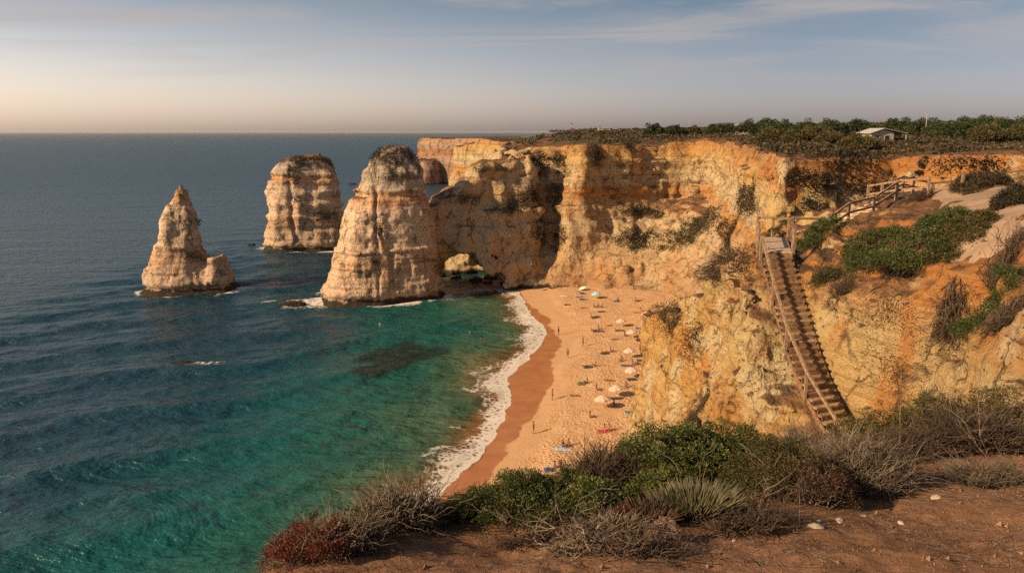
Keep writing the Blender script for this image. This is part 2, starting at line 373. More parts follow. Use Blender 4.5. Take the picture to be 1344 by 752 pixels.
me=carve('cliff',land,(-30,103,-2.0),(78,262,42),.62,blend_noise,4.2,M_far)
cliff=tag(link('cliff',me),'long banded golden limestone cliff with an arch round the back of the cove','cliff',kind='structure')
me=carve('rocky_spur',land,(4,46,-1),(78,104,42),.36,blend_noise,3.6,M_near)
spur=tag(link('rocky_spur',me),'ochre rock spur dropping steeply to the sand beside the stairs','cliff',kind='structure')
me=carve('hillside',land,(6,12,15),(46,46.3,39.5),.17,near_noise,2.2,M_near)
hill=tag(link('hillside',me),'orange and cream eroded hillside that carries the wooden stairs','hillside',kind='structure')

# ------------------------------------------------------------------ distant coast
COAST_MID=[(8,258),(0,285),(-16,318),(-25,338),(-25,350),(-14,362),(8,378),(30,405),(300,440),(300,250),(60,255)]
COAST_FAR=[(20,420),(0,520),(-30,570),(-62,600),(-76,622),(-72,645),(-30,700),(60,800),(300,900),(300,410)]
def coast(X,Y,Z):
    xx,yy=np.broadcast_arrays(X[:,:,0],Y[:,:,0])
    d=polydist(COAST,xx,yy)[:,:,None]
    t=(35.2+2.6*sstep(-60,20,xx)*sstep(640,450,yy)-2.5*sstep(-10,-25,xx)*sstep(500,420,yy)-1.8*sstep(0,40,xx)+fbm(xx/40,yy/40,xx*0,2)*.8)
    t=np.where(d[:,:,0]>12,np.minimum(t,plateau_z(xx,yy)-.9),t)[:,:,None]
    f=np.minimum(d+.10*(36-Z)+1.2*sstep(24,20,Z),t-Z)
    q=np.sqrt(((xx+67)/9)**2+((yy-590)/8)**2)[:,:,None]
    f=np.maximum(f,np.minimum((1-q)*8+.28*(18-Z),18.5-Z))
    return f
M_hazetint=rock_mat('haze_tint_limestone',[(a,(c[0]*.80,c[1]*.72,c[2]*.92)) for a,c in far_bands],orange=.25,cream=.12,lichen=.5,detail=.4,soilcol=((.10,.065,.04),(.06,.055,.03)),creamcol=(.40,.28,.22),orangecol=(.36,.17,.09))  # rock colour shifted to pink, painting distance haze onto the far headland
COAST=COAST_MID
me=carve('far_cliff',coast,(-40,250,-2),(180,425,41),1.3,lambda x,y,z:(fbm(x/16,y/16,z/24,3)*2.8+fbm(x/5,y/5,z/18,2)*1.3+vnoise(x*.01,y*.01,z*.45)*1.0)*(1-.8*sstep(31,36,z)),6.5,M_dist)
tag(link('far_cliff',me),'golden cliff stepping back behind the arch in front of the far headland','cliff',kind='structure')
COAST=COAST_FAR
me=carve('distant_headland',coast,(-96,415,-2),(180,760,41),1.7,lambda x,y,z:(fbm(x/22,y/22,z/30,3)*3.2+fbm(x/7,y/7,z/22,2)*1.4+vnoise(x*.01,y*.01,z*.35)*1.0)*(1-.8*sstep(31,36,z)),7.5,M_hazetint)
tag(link('distant_headland',me),'pinkish haze tinted headland cliffs far beyond the arch with a small stack at their tip','headland',kind='structure')

# ------------------------------------------------------------------ sea stacks
def stack(name,label,cx,cy,prof,extra=None,top=30,vox=.36,seed=0,n_amp=1.0,crack=None):
    """prof: (z, dx, dy, half width, half depth)"""
    pz=[p[0] for p in prof]
    def fun(X,Y,Z):
        ox=np.interp(Z,pz,[p[1] for p in prof]);oy=np.interp(Z,pz,[p[2] for p in prof])
        a=np.interp(Z,pz,[p[3] for p in prof]);b=np.interp(Z,pz,[p[4] for p in prof])
        dx=X-cx-ox;dy=Y-cy-oy;ca,sa=math.cos(-.34),math.sin(-.34)
        q=(np.abs((dx*ca-dy*sa)/a)**3.4+np.abs((dx*sa+dy*ca)/b)**3.4)**(1/3.4)
        f=np.minimum((1-q)*np.minimum(a,b)*.9,top-Z)
        if extra is not None: f=smax(f,extra(X,Y,Z),.8)
        return f
    def disp(x,y,z):
        x_=x+seed*13.7;y_=y+seed*5.3
        n=fbm(x_/8,y_/8,z/9,3)*1.5+fbm(x_/2.6,y_/2.6,z/14,3)*.62+fbm(x_/1.3,y_/1.3,z/1.3,3,True)*.24
        zz=z+fbm(x_/15,y_/15,z*0,2)*1.2
        n+=vnoise(x_*.03,y_*.03,zz*.5)*.32+vnoise(x_*.05,y_*.05,zz*2)*.13
        n-=.45*np.exp(-((zz-24.8)/.5)**2)*(top>28)-.35*np.exp(-((zz-26.2)/.6)**2)*(top>28)-.4*np.exp(-((zz-12.2)/.4)**2)
        n-=1.1*np.exp(-((z-1.2)/.9)**2)
        if crack:
            for c0,c1,w in crack: n-=.55*np.exp(-((x-(cx+c0+(c1-c0)*z/30)+fbm(x*0,y*0+seed,z/4,2)*.8)/w)**2)
        return n*n_amp
    W=max(abs(p[1])+p[3] for p in prof)+6; B=max(abs(p[2])+p[4] for p in prof)+5
    me=carve(name,fun,(cx-W,cy-B,-2),(cx+W,cy+B,top+2.5),vox,disp,3.6,M_stack)
    return tag(link(name,me),label,'sea stack')
stA=stack('sea_stack','slim pointed sea stack with a low shoulder, standing alone at the left',-83,187,
  [(-2,0,0,11.4,7.5),(1,0,0,11,7.2),(4,-1.0,0,9.0,6.6),(8,-2.2,0,6.8,5.8),(11.5,-2.2,0,5.2,5),(13,-1.6,0,4.7,4.6),(18,-1.4,0,4.4,4),(21,-1.0,0,3.2,3.2),(23.5,-.5,0,2.0,2),(25.5,-.3,0,1.2,1.2),(27,-.2,0,.2,.2)],
  extra=lambda X,Y,Z:np.minimum((1-np.sqrt(((X+75.6+.0*Z)/(4.4-.24*Z))**2+((Y-186)/(5-.2*Z))**2))*3.0,9.5-Z),top=27,vox=.32,seed=1)
stB=stack('sea_stack','broad blocky sea stack with a dark central crack, farthest out',-72.5,259,
  [(-2,0,0,14.2,10),(1,0,0,14,10),(11,-.2,0,12.8,9.5),(12.5,.2,0,12.0,9),(22,.4,0,11.2,8.2),(27,.4,0,9.4,7.4),(30,.6,0,7.2,6),(32,.8,0,4.6,4.6)],top=31.8,vox=.5,seed=2,crack=[(-1.0,-2.5,.45)])
stC=stack('sea_stack','tallest tapering sea stack joined to the cliff by the rock arch',-31.5,179,
  [(-2,-1,0,15.0,10.6),(1,-1,0,14.6,10.2),(6,-.2,0,12.8,9.4),(12,.7,0,11.6,8.8),(18,1.5,0,10.0,8.0),(25,2.3,0,8.2,7.0),(30,2.8,.5,6.8,6.2),(33.5,3.0,.5,5.4,5.2),(36,3.4,.5,3.0,3.6)],top=36.2,vox=.36,seed=3,crack=[(4.5,-1.0,.4),(.5,0,.3)])

# ------------------------------------------------------------------ beach and sea
SHORE=[(-6,300),(-8,200),(-5,192),(-1,189),(2.0,184),(4.1,163),(7.1,147.7),(5.0,134),(.8,121.1),(-1.0,115.1),(-.2,109),(-.8,101.3),(-4,87.2),(-7.6,77.1),(-9.6,70),(-12,55),(-14,30),(-15,0),(-15,-60)]   # sea lies on its right-hand side going towards the camera
def catm(P,n):
    P=[np.array(p,float) for p in P]; out=[]
    for i in range(len(P)-1):
        a,b,c,d=P[max(i-1,0)],P[i],P[i+1],P[min(i+2,len(P)-1)]
        for t in np.linspace(0,1,n,endpoint=False): out.append(.5*((2*b)+(-a+c)*t+(2*a-5*b+4*c-d)*t*t+(-a+3*b-3*c+d)*t**3))
    out.append(P[-1]); return np.array(out)
SHORE=catm(SHORE,5)
def shore(X,Y):
    d,_=linedist(SHORE,X,Y); return -d + .45*vnoise(X/3.1,Y/3.1,X*0)+.25*vnoise(X/1.3,Y/1.3,X*0+4)            # positive over water
gx=np.arange(-40,62,.5);gy=np.arange(40,206,.5)
X,Y=np.meshgrid(gx,gy,indexing='ij')
s=shore(X,Y)
sw=s+fbm(X/7,Y/7,X*0,2)*.7
land_h=np.interp(-s,[-40,-8,0,6,9,14,30,60],[-5,-.9,0,.5,.95,1.35,2.4,3.2])
land_h+=sstep(5,12,-s)*(fbm(X/1.6,Y/1.6,X*0,2)*.09+fbm(X/8,Y/8,X*0,2)*.15)
def grid_faces(nx,ny):
    i=np.arange(nx*ny).reshape(nx,ny)
    return np.stack([i[:-1,:-1].ravel(),i[1:,:-1].ravel(),i[1:,1:].ravel(),i[:-1,1:].ravel()],1)
def beach_z(x,y):
    s=shore(np.array([[x]]),np.array([[y]]))[0,0]
    return float(np.interp(-s,[-40,-8,0,6,9,14,30,60],[-5,-.9,0,.5,.95,1.35,2.4,3.2]))
WETL=[(0,200),(3.3,175),(7.2,158.8),(9.4,137.4),(7,119.6),(4.5,103.1),(.8,93.1),(-2.9,79.5),(-4.7,74.2),(-8,60),(-10,30)]
SMTH=[(8,200),(11,180),(11.8,157.2),(12.8,133.4),(10,115.6),(7.2,103),(2.5,86.6),(-1.3,76.4),(-4,60),(-6,30)]
wd,_=linedist(catm(WETL,6),X,Y); sd,_=linedist(catm(SMTH,6),X,Y); wd=wd+fbm(X/6,Y/6,X*0+8,3)*1.6
t=NT('beach_sand'); P=t.pos()
wet=t.attr('wet'); dry=t.attr('dry')
n1=t.noise(P,.35,5,.6); n2=t.noise(P,2.2,6,.65); n3=t.noise(P,9,3)
wf=t.mr(t.math('ADD',wet,t.math('MULTIPLY',t.math('SUBTRACT',n1,.5),2.4)),-.25,.25)
vo=t.n('ShaderNodeTexVoronoi',feature='SMOOTH_F1'); vo.inputs['Scale'].default_value=2.5; vo.inputs['Smoothness'].default_value=.35; vo.inputs['Randomness'].default_value=1; t.set(vo.inputs['Vector'],t.n('ShaderNodeVectorMath',operation='ADD',i_0=P,i_1=t.n('ShaderNodeVectorMath',operation='SCALE',i_0=t.noise(P,.9,3,out=1),i_Scale=.9)))
foot=t.math('MULTIPLY',t.math('MULTIPLY',vo.outputs[0],t.mr(t.noise(P,.22,4,.6),.34,.62,.25,1.25)),t.mr(t.math('ADD',dry,t.math('MULTIPLY',t.math('SUBTRACT',n2,.5),5)),-1.5,1.5))
dc=t.mix(t.mr(n2,.3,.7),(.47,.275,.145),(.55,.345,.195))
dc=t.mix(t.mr(n1,.35,.65,0,.35),dc,(.44,.23,.105))
wc=t.mix(t.mr(n1,.3,.7),(.31,.125,.05),(.37,.16,.07))
col=t.mix(wf,wc,dc)
bm=t.bump(t.math('ADD',foot,t.math('MULTIPLY',n3,.06)),.9,.21)
M_sand=t.done(t.bsdf(col,t.mr(wf,0,1,.42,.95),bm,spec=.3))
V=np.stack([X.ravel(),Y.ravel(),land_h.ravel()],1)
me=npmesh('beach',V,grid_faces(*X.shape),True,{'wet':wd.ravel(),'dry':sd.ravel()}); me.materials.append(M_sand)
tag(link('beach',me),'curved golden sand beach full of footprints with a wet band along the water','beach',kind='structure')

# sea
def axis(segs):
    a=[]
    for lo,hi,st in segs: a.append(np.arange(lo,hi,st))
    return np.concatenate(a+[[segs[-1][1]]])
def geo(lo,hi,r): 
    n=max(2,int(math.log(hi/lo)/math.log(r))); return np.geomspace(lo,hi,n)
ax_=np.concatenate([-geo(130,60000,1.25)[::-1],np.arange(-129.5,-45,.8),np.arange(-45,20,.45),np.arange(20,80,3.),geo(82,60000,1.3)])
ay_=np.concatenate([-geo(20,3000,1.6)[::-1],np.arange(-18,40,3.),np.arange(40,200,.45),np.arange(200,330,1.0),geo(331,60000,1.06)])
X,Y=np.meshgrid(ax_,ay_,indexing='ij')
s=shore(X,Y)
s=np.where(Y>205,np.minimum(np.where(X<-10,30+(-10-X),0),80)+20,s)
def ell(x0,y0,a,b): return (np.sqrt(((X-x0)/a)**2+((Y-y0)/b)**2)-1)*min(a,b)
rk=np.minimum.reduce([ell(-83,187,10.6,6.8),ell(-72,259,13.3,9.4),ell(-32.5,179,14,9.4),ell(-51.5,171,2.8,1.2),ell(-53.9,124.5,1.0,.4)+2.0])
ew=sstep(325,200,Y)*sstep(-130,-95,X)*sstep(-1,6,s)
th=math.radians(62); 
def wave(lam,ang,amp,ph=0):
    k=2*math.pi/lam; a=math.radians(ang); w=k*(X*math.cos(a)+Y*math.sin(a))+ph+1.4*fbm(X/40,Y/40,X*0+ph,2)*2
    return amp*(np.sin(w)+.25*np.sin(2*w+.4))
Zs=(wave(19,122,.30)+wave(9.5,104,.14,2)+wave(5.2,138,.055,4)+fbm(X/3.4,Y/2.2,X*0,3)*.15)*ew
Zs=np.where((s<1.5),np.minimum(Zs,.03),Zs)
reef=np.maximum(sstep(1.2,-.6,ell(*PZ(512,470,0)[:2],6.5,9.5)+fbm(X/4,Y/4,X*0,3)*4),.85*sstep(1.,-.4,ell(*PZ(565,463,0)[:2],3.5,3.5)+fbm(X/3,Y/3,X*0,3)*3))
reef=reef*.8; reef=np.maximum(reef,.8*sstep(3.5,-1.5,ell(-10,187,11,8)+fbm(X/4,Y/4,X*0,3)*5)*sstep(-3,2,s))
t=NT('sea_water'); P=t.pos(); S=t.attr('shore'); RK=t.attr('rock'); RE=t.attr('reef')
nL=t.noise(P,.045,4,.55); nM=t.noise(P,.5,5,.6)
Sd=t.math('ADD',S,t.math('MULTIPLY',t.math('SUBTRACT',nL,.5),26.0))
Sd=t.math('MAXIMUM',t.math('MINIMUM',Sd,t.math('MULTIPLY',S,1.6)),t.math('MULTIPLY',S,.6))
col=t.ramp(t.math('DIVIDE',Sd,64.0),[(0,(.24,.145,.07)),(.05,(.15,.125,.06)),(.13,(.055,.105,.062)),(.26,(.014,.084,.066)),(.44,(.006,.080,.082)),(.66,(.006,.042,.064)),(1,(.010,.040,.068))])
col=t.mix(RE,col,(.010,.014,.012))
# foam: surf band and collars round the rocks
Pw=t.n('ShaderNodeVectorMath',operation='ADD',i_0=P,i_1=t.n('ShaderNodeVectorMath',operation='SCALE',i_0=t.noise(P,.5,4,out=1),i_Scale=1.6)).outputs[0]
vf=t.n('ShaderNodeTexVoronoi',feature='DISTANCE_TO_EDGE'); vf.inputs['Scale'].default_value=1.2; t.set(vf.inputs['Vector'],Pw)
nf=t.noise(Pw,1.1,7,.7); nl=t.noise(P,.11,2)
width=t.mr(nl,.35,.65,3.5,10.0)
band=t.math('MULTIPLY',t.mr(S,-.2,.25),t.mr(t.math('DIVIDE',S,width),.15,1.0,1,0))
fo=t.mr(t.math('ADD',t.math('MULTIPLY',band,.50),t.math('SUBTRACT',t.math('MULTIPLY',nf,1.05),t.math('MULTIPLY',vf.outputs[0],.75))),.62,.92)
fo=t.math('MULTIPLY',t.math('MULTIPLY',fo,t.mr(band,.02,.15)),.88)
Sl=t.math('ADD',S,t.math('MULTIPLY',t.math('SUBTRACT',nf,.5),1.1))
lead=t.math('MULTIPLY',t.mr(Sl,-.1,.1),t.mr(Sl,.75,.25))
n5=t.noise(Pw,.35,4,.6); back=t.math('MULTIPLY',t.math('MULTIPLY',t.mr(t.math('ABSOLUTE',t.math('SUBTRACT',S,t.mr(nl,.35,.65,3.0,7.0))),1.4,.1),t.mr(n5,.45,.6)),t.mr(vf.outputs[0],.22,.05))
fo=t.math('MAXIMUM',fo,t.math('MAXIMUM',t.math('MULTIPLY',lead,.9),t.math('MULTIPLY',back,.8)))
rb=t.math('MULTIPLY',t.mr(RK,6.0,.0),t.mr(t.noise(P,.12,3),.36,.55))
fr=t.math('MULTIPLY',t.mr(t.math('ADD',t.math('MULTIPLY',rb,.5),t.math('SUBTRACT',t.math('MULTIPLY',nf,.8),t.math('MULTIPLY',vf.outputs[0],.4))),.58,.82),t.mr(rb,.05,.25))
sy_=t.n('ShaderNodeSeparateXYZ'); t.set(sy_.inputs[0],P); fo=t.math('MULTIPLY',fo,t.mr(sy_.outputs[1],191,186)); foam=t.math('MAXIMUM',fo,fr)
# ripples
w1=t.noise(t.scale(P,(.5,1.0,1)),.55,5,.56,dist=.12); w2=t.noise(t.scale(P,(.6,1,1)),2.4,4,.6,dist=.4); w3=t.noise(t.scale(P,(.5,1,1)),.09,4,.6,dist=1.2)
w4=t.noise(t.scale(P,(.22,1.0,1)),.03,5,.62,dist=.8)
hh=t.math('ADD',t.math('ADD',t.math('MULTIPLY',w1,1.9),t.math('MULTIPLY',w2,.15)),t.math('ADD',t.math('MULTIPLY',w3,2.2),t.math('MULTIPLY',w4,5.0)))
dist=t.n('ShaderNodeVectorMath',operation='LENGTH'); t.set(dist.inputs[0],P); far=t.mr(dist.outputs['Value'],170,900)
bm=t.bump(hh,t.mr(far,0,1,.75,.14,False),.9)
wat=t.bsdf(col,t.mr(far,0,1,.28,.40,False),bm,spec=.42,IOR=1.33)
tr=t.n('ShaderNodeBsdfTransparent'); tr.inputs[0].default_value=(.86,.80,.68,1)
gl=t.bsdf((.1,.08,.05),.1,bm,spec=.5,IOR=1.33); 
mx=t.n('ShaderNodeMixShader'); t.set(mx.inputs[0],t.mr(t.math('ADD',S,t.math('MULTIPLY',t.math('SUBTRACT',nM,.5),3)),.2,8.5,.10,1.0)); t.set(mx.inputs[1],tr.outputs[0]); t.set(mx.inputs[2],wat)
fm=t.bsdf((.66,.61,.57),.9,t.bump(nf,.6,.15),spec=.1)
m2=t.n('ShaderNodeMixShader'); t.set(m2.inputs[0],foam); t.set(m2.inputs[1],mx.outputs[0]); t.set(m2.inputs[2],fm)
M_sea=t.done(m2.outputs[0])
me=npmesh('sea',np.stack([X.ravel(),Y.ravel(),Zs.ravel()],1),grid_faces(*X.shape),True,{'shore':s.ravel(),'rock':rk.ravel(),'reef':reef.ravel()}); me.materials.append(M_sea)
tag(link('sea',me),'teal and dark blue sea with small waves, surf at the beach and foam round the rocks','sea',kind='structure')
print('sea',round(time.time()-T0,1))

# ------------------------------------------------------------------ inland plateau sheet (joins the carved cliffs)
ax_=np.concatenate([np.arange(-80,160,2.0),geo(160,6000,1.12)]);ay_=np.concatenate([np.arange(64,400,2.0),geo(400,9000,1.10)])
X,Y=np.meshgrid(ax_,ay_,indexing='ij')
inl=polydist(RIM,X,Y)
big=polydist([(60,60),(60,255),(20,300),(30,400),(20,560),(60,700),(300,900),(9000,9000),(9000,60)],X,Y)
ins=np.maximum(inl,big)
Zp=plateau_z(X,Y)+sstep(6,12,ins)*(.25+fbm(X/5,Y/5,X*0,3)*.35)-2.0*sstep(13,7,ins)
Zp=np.where(ins<6,-5,Zp)
q=grid_faces(*X.shape); keep=(Zp.ravel()[q]>0).all(1)
t=NT('heath_soil'); P=t.pos(); a=t.noise(P,.12,6,.65); b=t.noise(P,1.3,5,.65)
c=t.mix(t.mr(a,.4,.6),(.10,.065,.04),(.055,.055,.028)); c=t.mix(t.mr(b,.55,.7,0,.7),c,(.22,.12,.07))
M_heath=t.done(t.bsdf(c,1.0,t.bump(b,.8,.4),spec=.1))
me=npmesh('plateau',np.stack([X.ravel(),Y.ravel(),Zp.ravel()],1),q[keep],True); me.materials.append(M_heath)
tag(link('plateau',me),'brown heath plateau stretching inland on top of the cliffs','plateau',kind='structure')

#@@FG0
# ------------------------------------------------------------------ the viewpoint ridge in front
from mathutils.bvhtree import BVHTree
CREST=[(-9,-8),(-4.6,-1),(-3.0,2.2),(-2.2,4.4),(-1.5,6.5),(-.4,7.7),(1.0,8.9),(2.5,9.8),(4.6,10.9),(9,13.2),(14,14.6),(20,15.2),(30,16)]
def ground_z(X,Y):
    X=np.asarray(X,float);Y=np.asarray(Y,float)
    z=38.2-.312*Y-.012*np.abs(X-1)+.004*X*Y
    z=z+fbm(X/2.2,Y/2.2,X*0+3,3)*.22+fbm(X/.5,Y/.5,X*0+7,3)*.075+fbm(X/.16,Y/.16,X*0+1,2)*.03
    d,_=linedist(CREST,X,Y)            # positive beyond the crest
    d=d+fbm(X/1.5,Y/1.5,X*0,2)*.35
    e=np.maximum(d+.5,0)
    z=z-np.where(e<2,.22*e*e,.88+(e-2)*1.25)
    # worn footpath running out to the lower right
    return z
gx=np.concatenate([np.arange(-16,-4,.15),np.arange(-4,13,.055),np.arange(13,30,.2)]);gy=np.concatenate([np.arange(-8,2,.2),np.arange(2,14.5,.055),np.arange(14.5,26,.2)])
X,Y=np.meshgrid(gx,gy,indexing='ij'); Zg=ground_z(X,Y)
t=NT('red_earth'); P=t.pos(); a=t.noise(P,.9,6,.65); b=t.noise(P,7,6,.7); c0=t.noise(P,40,4,.7)
c=t.mix(t.mr(a,.35,.65),(.27,.14,.08),(.20,.10,.058)); c=t.mix(t.mr(b,.4,.7,0,.6),c,(.34,.19,.11)); c=t.mix(t.mr(c0,.54,.68,0,.8),c,(.08,.048,.03)); c1=t.noise(P,90,3,.7); c=t.mix(t.mr(c1,.6,.72,0,.6),c,(.42,.29,.19)); c=t.mix(t.mr(b,.30,.40,.6,0),c,(.10,.05,.03))
M_earth=t.done(t.bsdf(c,1.0,t.bump(t.math('ADD',t.math('MULTIPLY',b,.8),t.math('MULTIPLY',c0,.35)),1.0,.07),spec=.12))
me=npmesh('ground',np.stack([X.ravel(),Y.ravel(),Zg.ravel()],1),grid_faces(*X.shape),True); me.materials.append(M_earth)
ground=tag(link('ground',me),'reddish bare earth of the clifftop viewpoint','ground',kind='structure')
bpy.context.view_layer.update(); DG=bpy.context.evaluated_depsgraph_get()
BV={o.name:BVHTree.FromObject(o,DG) for o in (cliff,spur,hill,ground,stA,stB,stC,bpy.data.objects['beach'],bpy.data.objects['plateau'],bpy.data.objects['distant_headland'],bpy.data.objects['far_cliff'])}
LANDS=['cliff','rocky_spur','hillside']
def PIX(u,v,names=('cliff','rocky_spur','hillside','beach','plateau')):
    """the point of the land that the photograph shows at this pixel"""
    r=Vector(ray(u,v)).normalized(); best=None
    for n in names:
        h=BV[n].ray_cast(Vector((0,0,EYE)),r)
        if h[0] is not None and (best is None or h[3]<best[2]): best=(h[0],h[1],h[3])
    return best[0] if best else None
def DROP(x,y,names=('cliff','rocky_spur','hillside','plateau','beach')):
    z=None
    for n in names:
        h=BV[n].ray_cast(Vector((x,y,80)),Vector((0,0,-1)))
        if h[0] is not None and (z is None or h[0].z>z): z=h[0].z
    return 0. if z is None else z
def gz(x,y): return float(ground_z(np.array([x]),np.array([y]))[0])

# ------------------------------------------------------------------ plants
def leaf_mat(name,dark,light,extra=None,trans=.25,rough=.6):
    t=NT(name); ti=t.attr('tint'); stops=[(0,dark),(.75,light)]
    if extra: stops.append((1,extra))
    c=t.ramp(ti,stops)
    b=t.bsdf(c,rough,spec=.3); tl=t.n('ShaderNodeBsdfTranslucent'); t.set(tl.inputs[0],c)
    mx=t.n('ShaderNodeMixShader'); mx.inputs[0].default_value=trans; t.set(mx.inputs[1],b); t.set(mx.inputs[2],tl.outputs[0])
    return t.done(mx.outputs[0])
L_mastic=leaf_mat('mastic_leaves',(.032,.048,.014),(.105,.128,.036),(.18,.17,.065))
L_bright=leaf_mat('bright_leaves',(.05,.075,.017),(.155,.178,.05),(.25,.23,.09))
L_olive=leaf_mat('olive_leaves',(.05,.05,.018),(.115,.10,.035),(.17,.11,.045))
L_dark=leaf_mat('dark_scrub_leaves',(.022,.022,.012),(.048,.042,.022),(.085,.06,.036),trans=.12)
L_brown=leaf_mat('dry_brown_leaves',(.06,.035,.022),(.13,.075,.045),(.19,.12,.075))
L_red=leaf_mat('red_leaves',(.10,.022,.012),(.19,.045,.025),(.17,.08,.04))
L_heath=leaf_mat('heath_leaves',(.035,.03,.016),(.085,.06,.03),(.13,.085,.05),trans=.12)
L_pine=leaf_mat('pine_needles',(.022,.034,.012),(.055,.075,.022),(.085,.10,.032),trans=.12)
L_yellow=leaf_mat('yellow_green_leaves',(.06,.055,.016),(.145,.115,.03),(.22,.14,.035))
L_grey=leaf_mat('grey_green_blades',(.09,.085,.045),(.20,.18,.10),(.27,.23,.14))
L_pink=leaf_mat('dry_pink_flowers',(.25,.16,.13),(.42,.29,.25),(.5,.38,.33))
B_twig=leaf_mat('grey_twigs',(.10,.075,.055),(.20,.155,.115),(.30,.24,.18),trans=0,rough=.9)
B_dark=leaf_mat('dark_twigs',(.045,.030,.022),(.10,.068,.048),(.16,.11,.08),trans=0,rough=.9)
B_bark=leaf_mat('bark',(.06,.042,.03),(.11,.08,.055),trans=0,rough=.9)
def unit(v): return v/np.maximum(np.linalg.norm(v,axis=1,keepdims=True),1e-9)
def leaf_mesh(name,P,N,size,mat,aspect=.45,var=.35,base=None,bend=.18):
    """one rhombic leaf per point, pointing along N"""
    n=len(P); N=unit(N); r=unit(np.cross(N,unit(rng.normal(size=(n,3))))); b=np.cross(r,N)
    s=(size*(1+var*rng.uniform(-1,1,n)))[:,None] if np.isscalar(size) else (size*(1+var*rng.uniform(-1,1,n)))[:,None]
    v0=P; v2=P+N*s; m=P+N*s*.5+b*s*bend
    v1=m+r*s*aspect*.5; v3=m-r*s*aspect*.5
    V=np.stack([v0,v1,v2,v3],1).reshape(-1,3); Q=np.arange(4*n).reshape(n,4)
    ti=np.clip((rng.random(n) if base is None else base+.28*rng.normal(size=n)),0,1)
    me=npmesh(name,V,Q,True,{'tint':np.repeat(ti,4)}); me.materials.append(mat); return me
def tubes(name,paths,rad,mat,sides=3,tint=None):
    """paths (n,k,3); rad (k,) or (n,k)"""
    n,k,_=paths.shape; d=np.gradient(paths,axis=1); d/=np.maximum(np.linalg.norm(d,axis=2,keepdims=True),1e-9)
    ref=np.broadcast_to(np.array([.31,.47,.83]),d.shape); r=np.cross(d,ref); r/=np.maximum(np.linalg.norm(r,axis=2,keepdims=True),1e-6); u=np.cross(r,d)
    rad=np.broadcast_to(rad,(n,k))[:,:,None]
    a=[2*math.pi*j/sides for j in range(sides)]
    V=np.stack([paths+(r*math.cos(q)+u*math.sin(q))*rad for q in a],2)  # n,k,s,3
    i=np.arange(n*k*sides).reshape(n,k,sides)
    Q=np.stack([i[:,:-1,:],np.roll(i,-1,2)[:,:-1,:],np.roll(i,-1,2)[:,1:,:],i[:,1:,:]],-1).reshape(-1,4)
    ti=rng.random(n) if tint is None else np.clip(tint+.2*rng.normal(size=n),0,1)
    me=npmesh(name,V.reshape(-1,3),Q,True,{'tint':np.repeat(ti,k*sides)}); me.materials.append(mat); return me
def rot2(p,a):
    c,s=math.cos(a),math.sin(a); return np.stack([p[:,0]*c-p[:,1]*s,p[:,0]*s+p[:,1]*c],1)
def dome_points(n,rx,ry,rot,zfun,x,y,h,lo=.35,power=.5):
    r=np.sqrt(rng.random(n)); a=rng.uniform(0,2*math.pi,n)
    l=np.stack([r*np.cos(a),r*np.sin(a)],1)
    top=np.sqrt(np.maximum(1-r**2,0))*.85+.15
    wob=1+.35*fbm(l[:,0]*2.2+x*3,l[:,1]*2.2+y*3,l[:,0]*0,2)
    edge=1+.22*vnoise(np.cos(a)*1.7+x,np.sin(a)*1.7+y,a*0)
    q=rot2(l*np.array([rx,ry])*edge[:,None],rot)
    fz=lo+(1-lo)*rng.random(n)**power
    gzv=zfun(q[:,0]+x,q[:,1]+y)
    P=np.stack([q[:,0]+x,q[:,1]+y,gzv+h*top*wob*fz],1)
    out=np.stack([q[:,0]/rx,q[:,1]/ry,.55*np.ones(n)],1)
    return P,unit(out)
def zland(xs,ys):
    z=np.array([DROP(a,b,('hillside','rocky_spur','cliff','plateau')) for a,b in zip(xs,ys)]); m=np.median(z); return np.clip(z,m-.9,m+.9)
def zground(xs,ys): return ground_z(xs,ys)
def twig_paths(x,y,rx,ry,rot,h,n,zfun,k=5,wild=.25,side=3):
    tipP,_=dome_points(n,rx,ry,rot,zfun,x,y,h,.55,.4)
    root,_=dome_points(n,rx*.45,ry*.45,rot,zfun,x,y,.02,0,1)
    root[:,2]-=.04
    t=np.linspace(0,1,k)[None,:,None]
    L=np.linalg.norm(tipP-root,axis=1)[:,None,None]
    mid=rng.normal(size=(n,1,3))*wild*L*np.array([1,1,.5])
    p=root[:,None]*(1-t)+tipP[:,None]*t+mid*t*(1-t)*2+rng.normal(size=(n,k,3))*L*.05*t
    out=[p]
    for s in range(side):
        i0=rng.integers(1,k-1,n); st=p[np.arange(n),i0]
        dirv=p[:,-1]-p[:,0]; dv=unit(unit(dirv)+rng.normal(size=(n,3))*.55)
        ln=(rng.uniform(.25,.6,n)*L[:,0,0])[:,None]
        q=st[:,None]+(dv*ln)[:,None]*t+rng.normal(size=(n,k,3))*L*.04*t
        out.append(q)
    return out
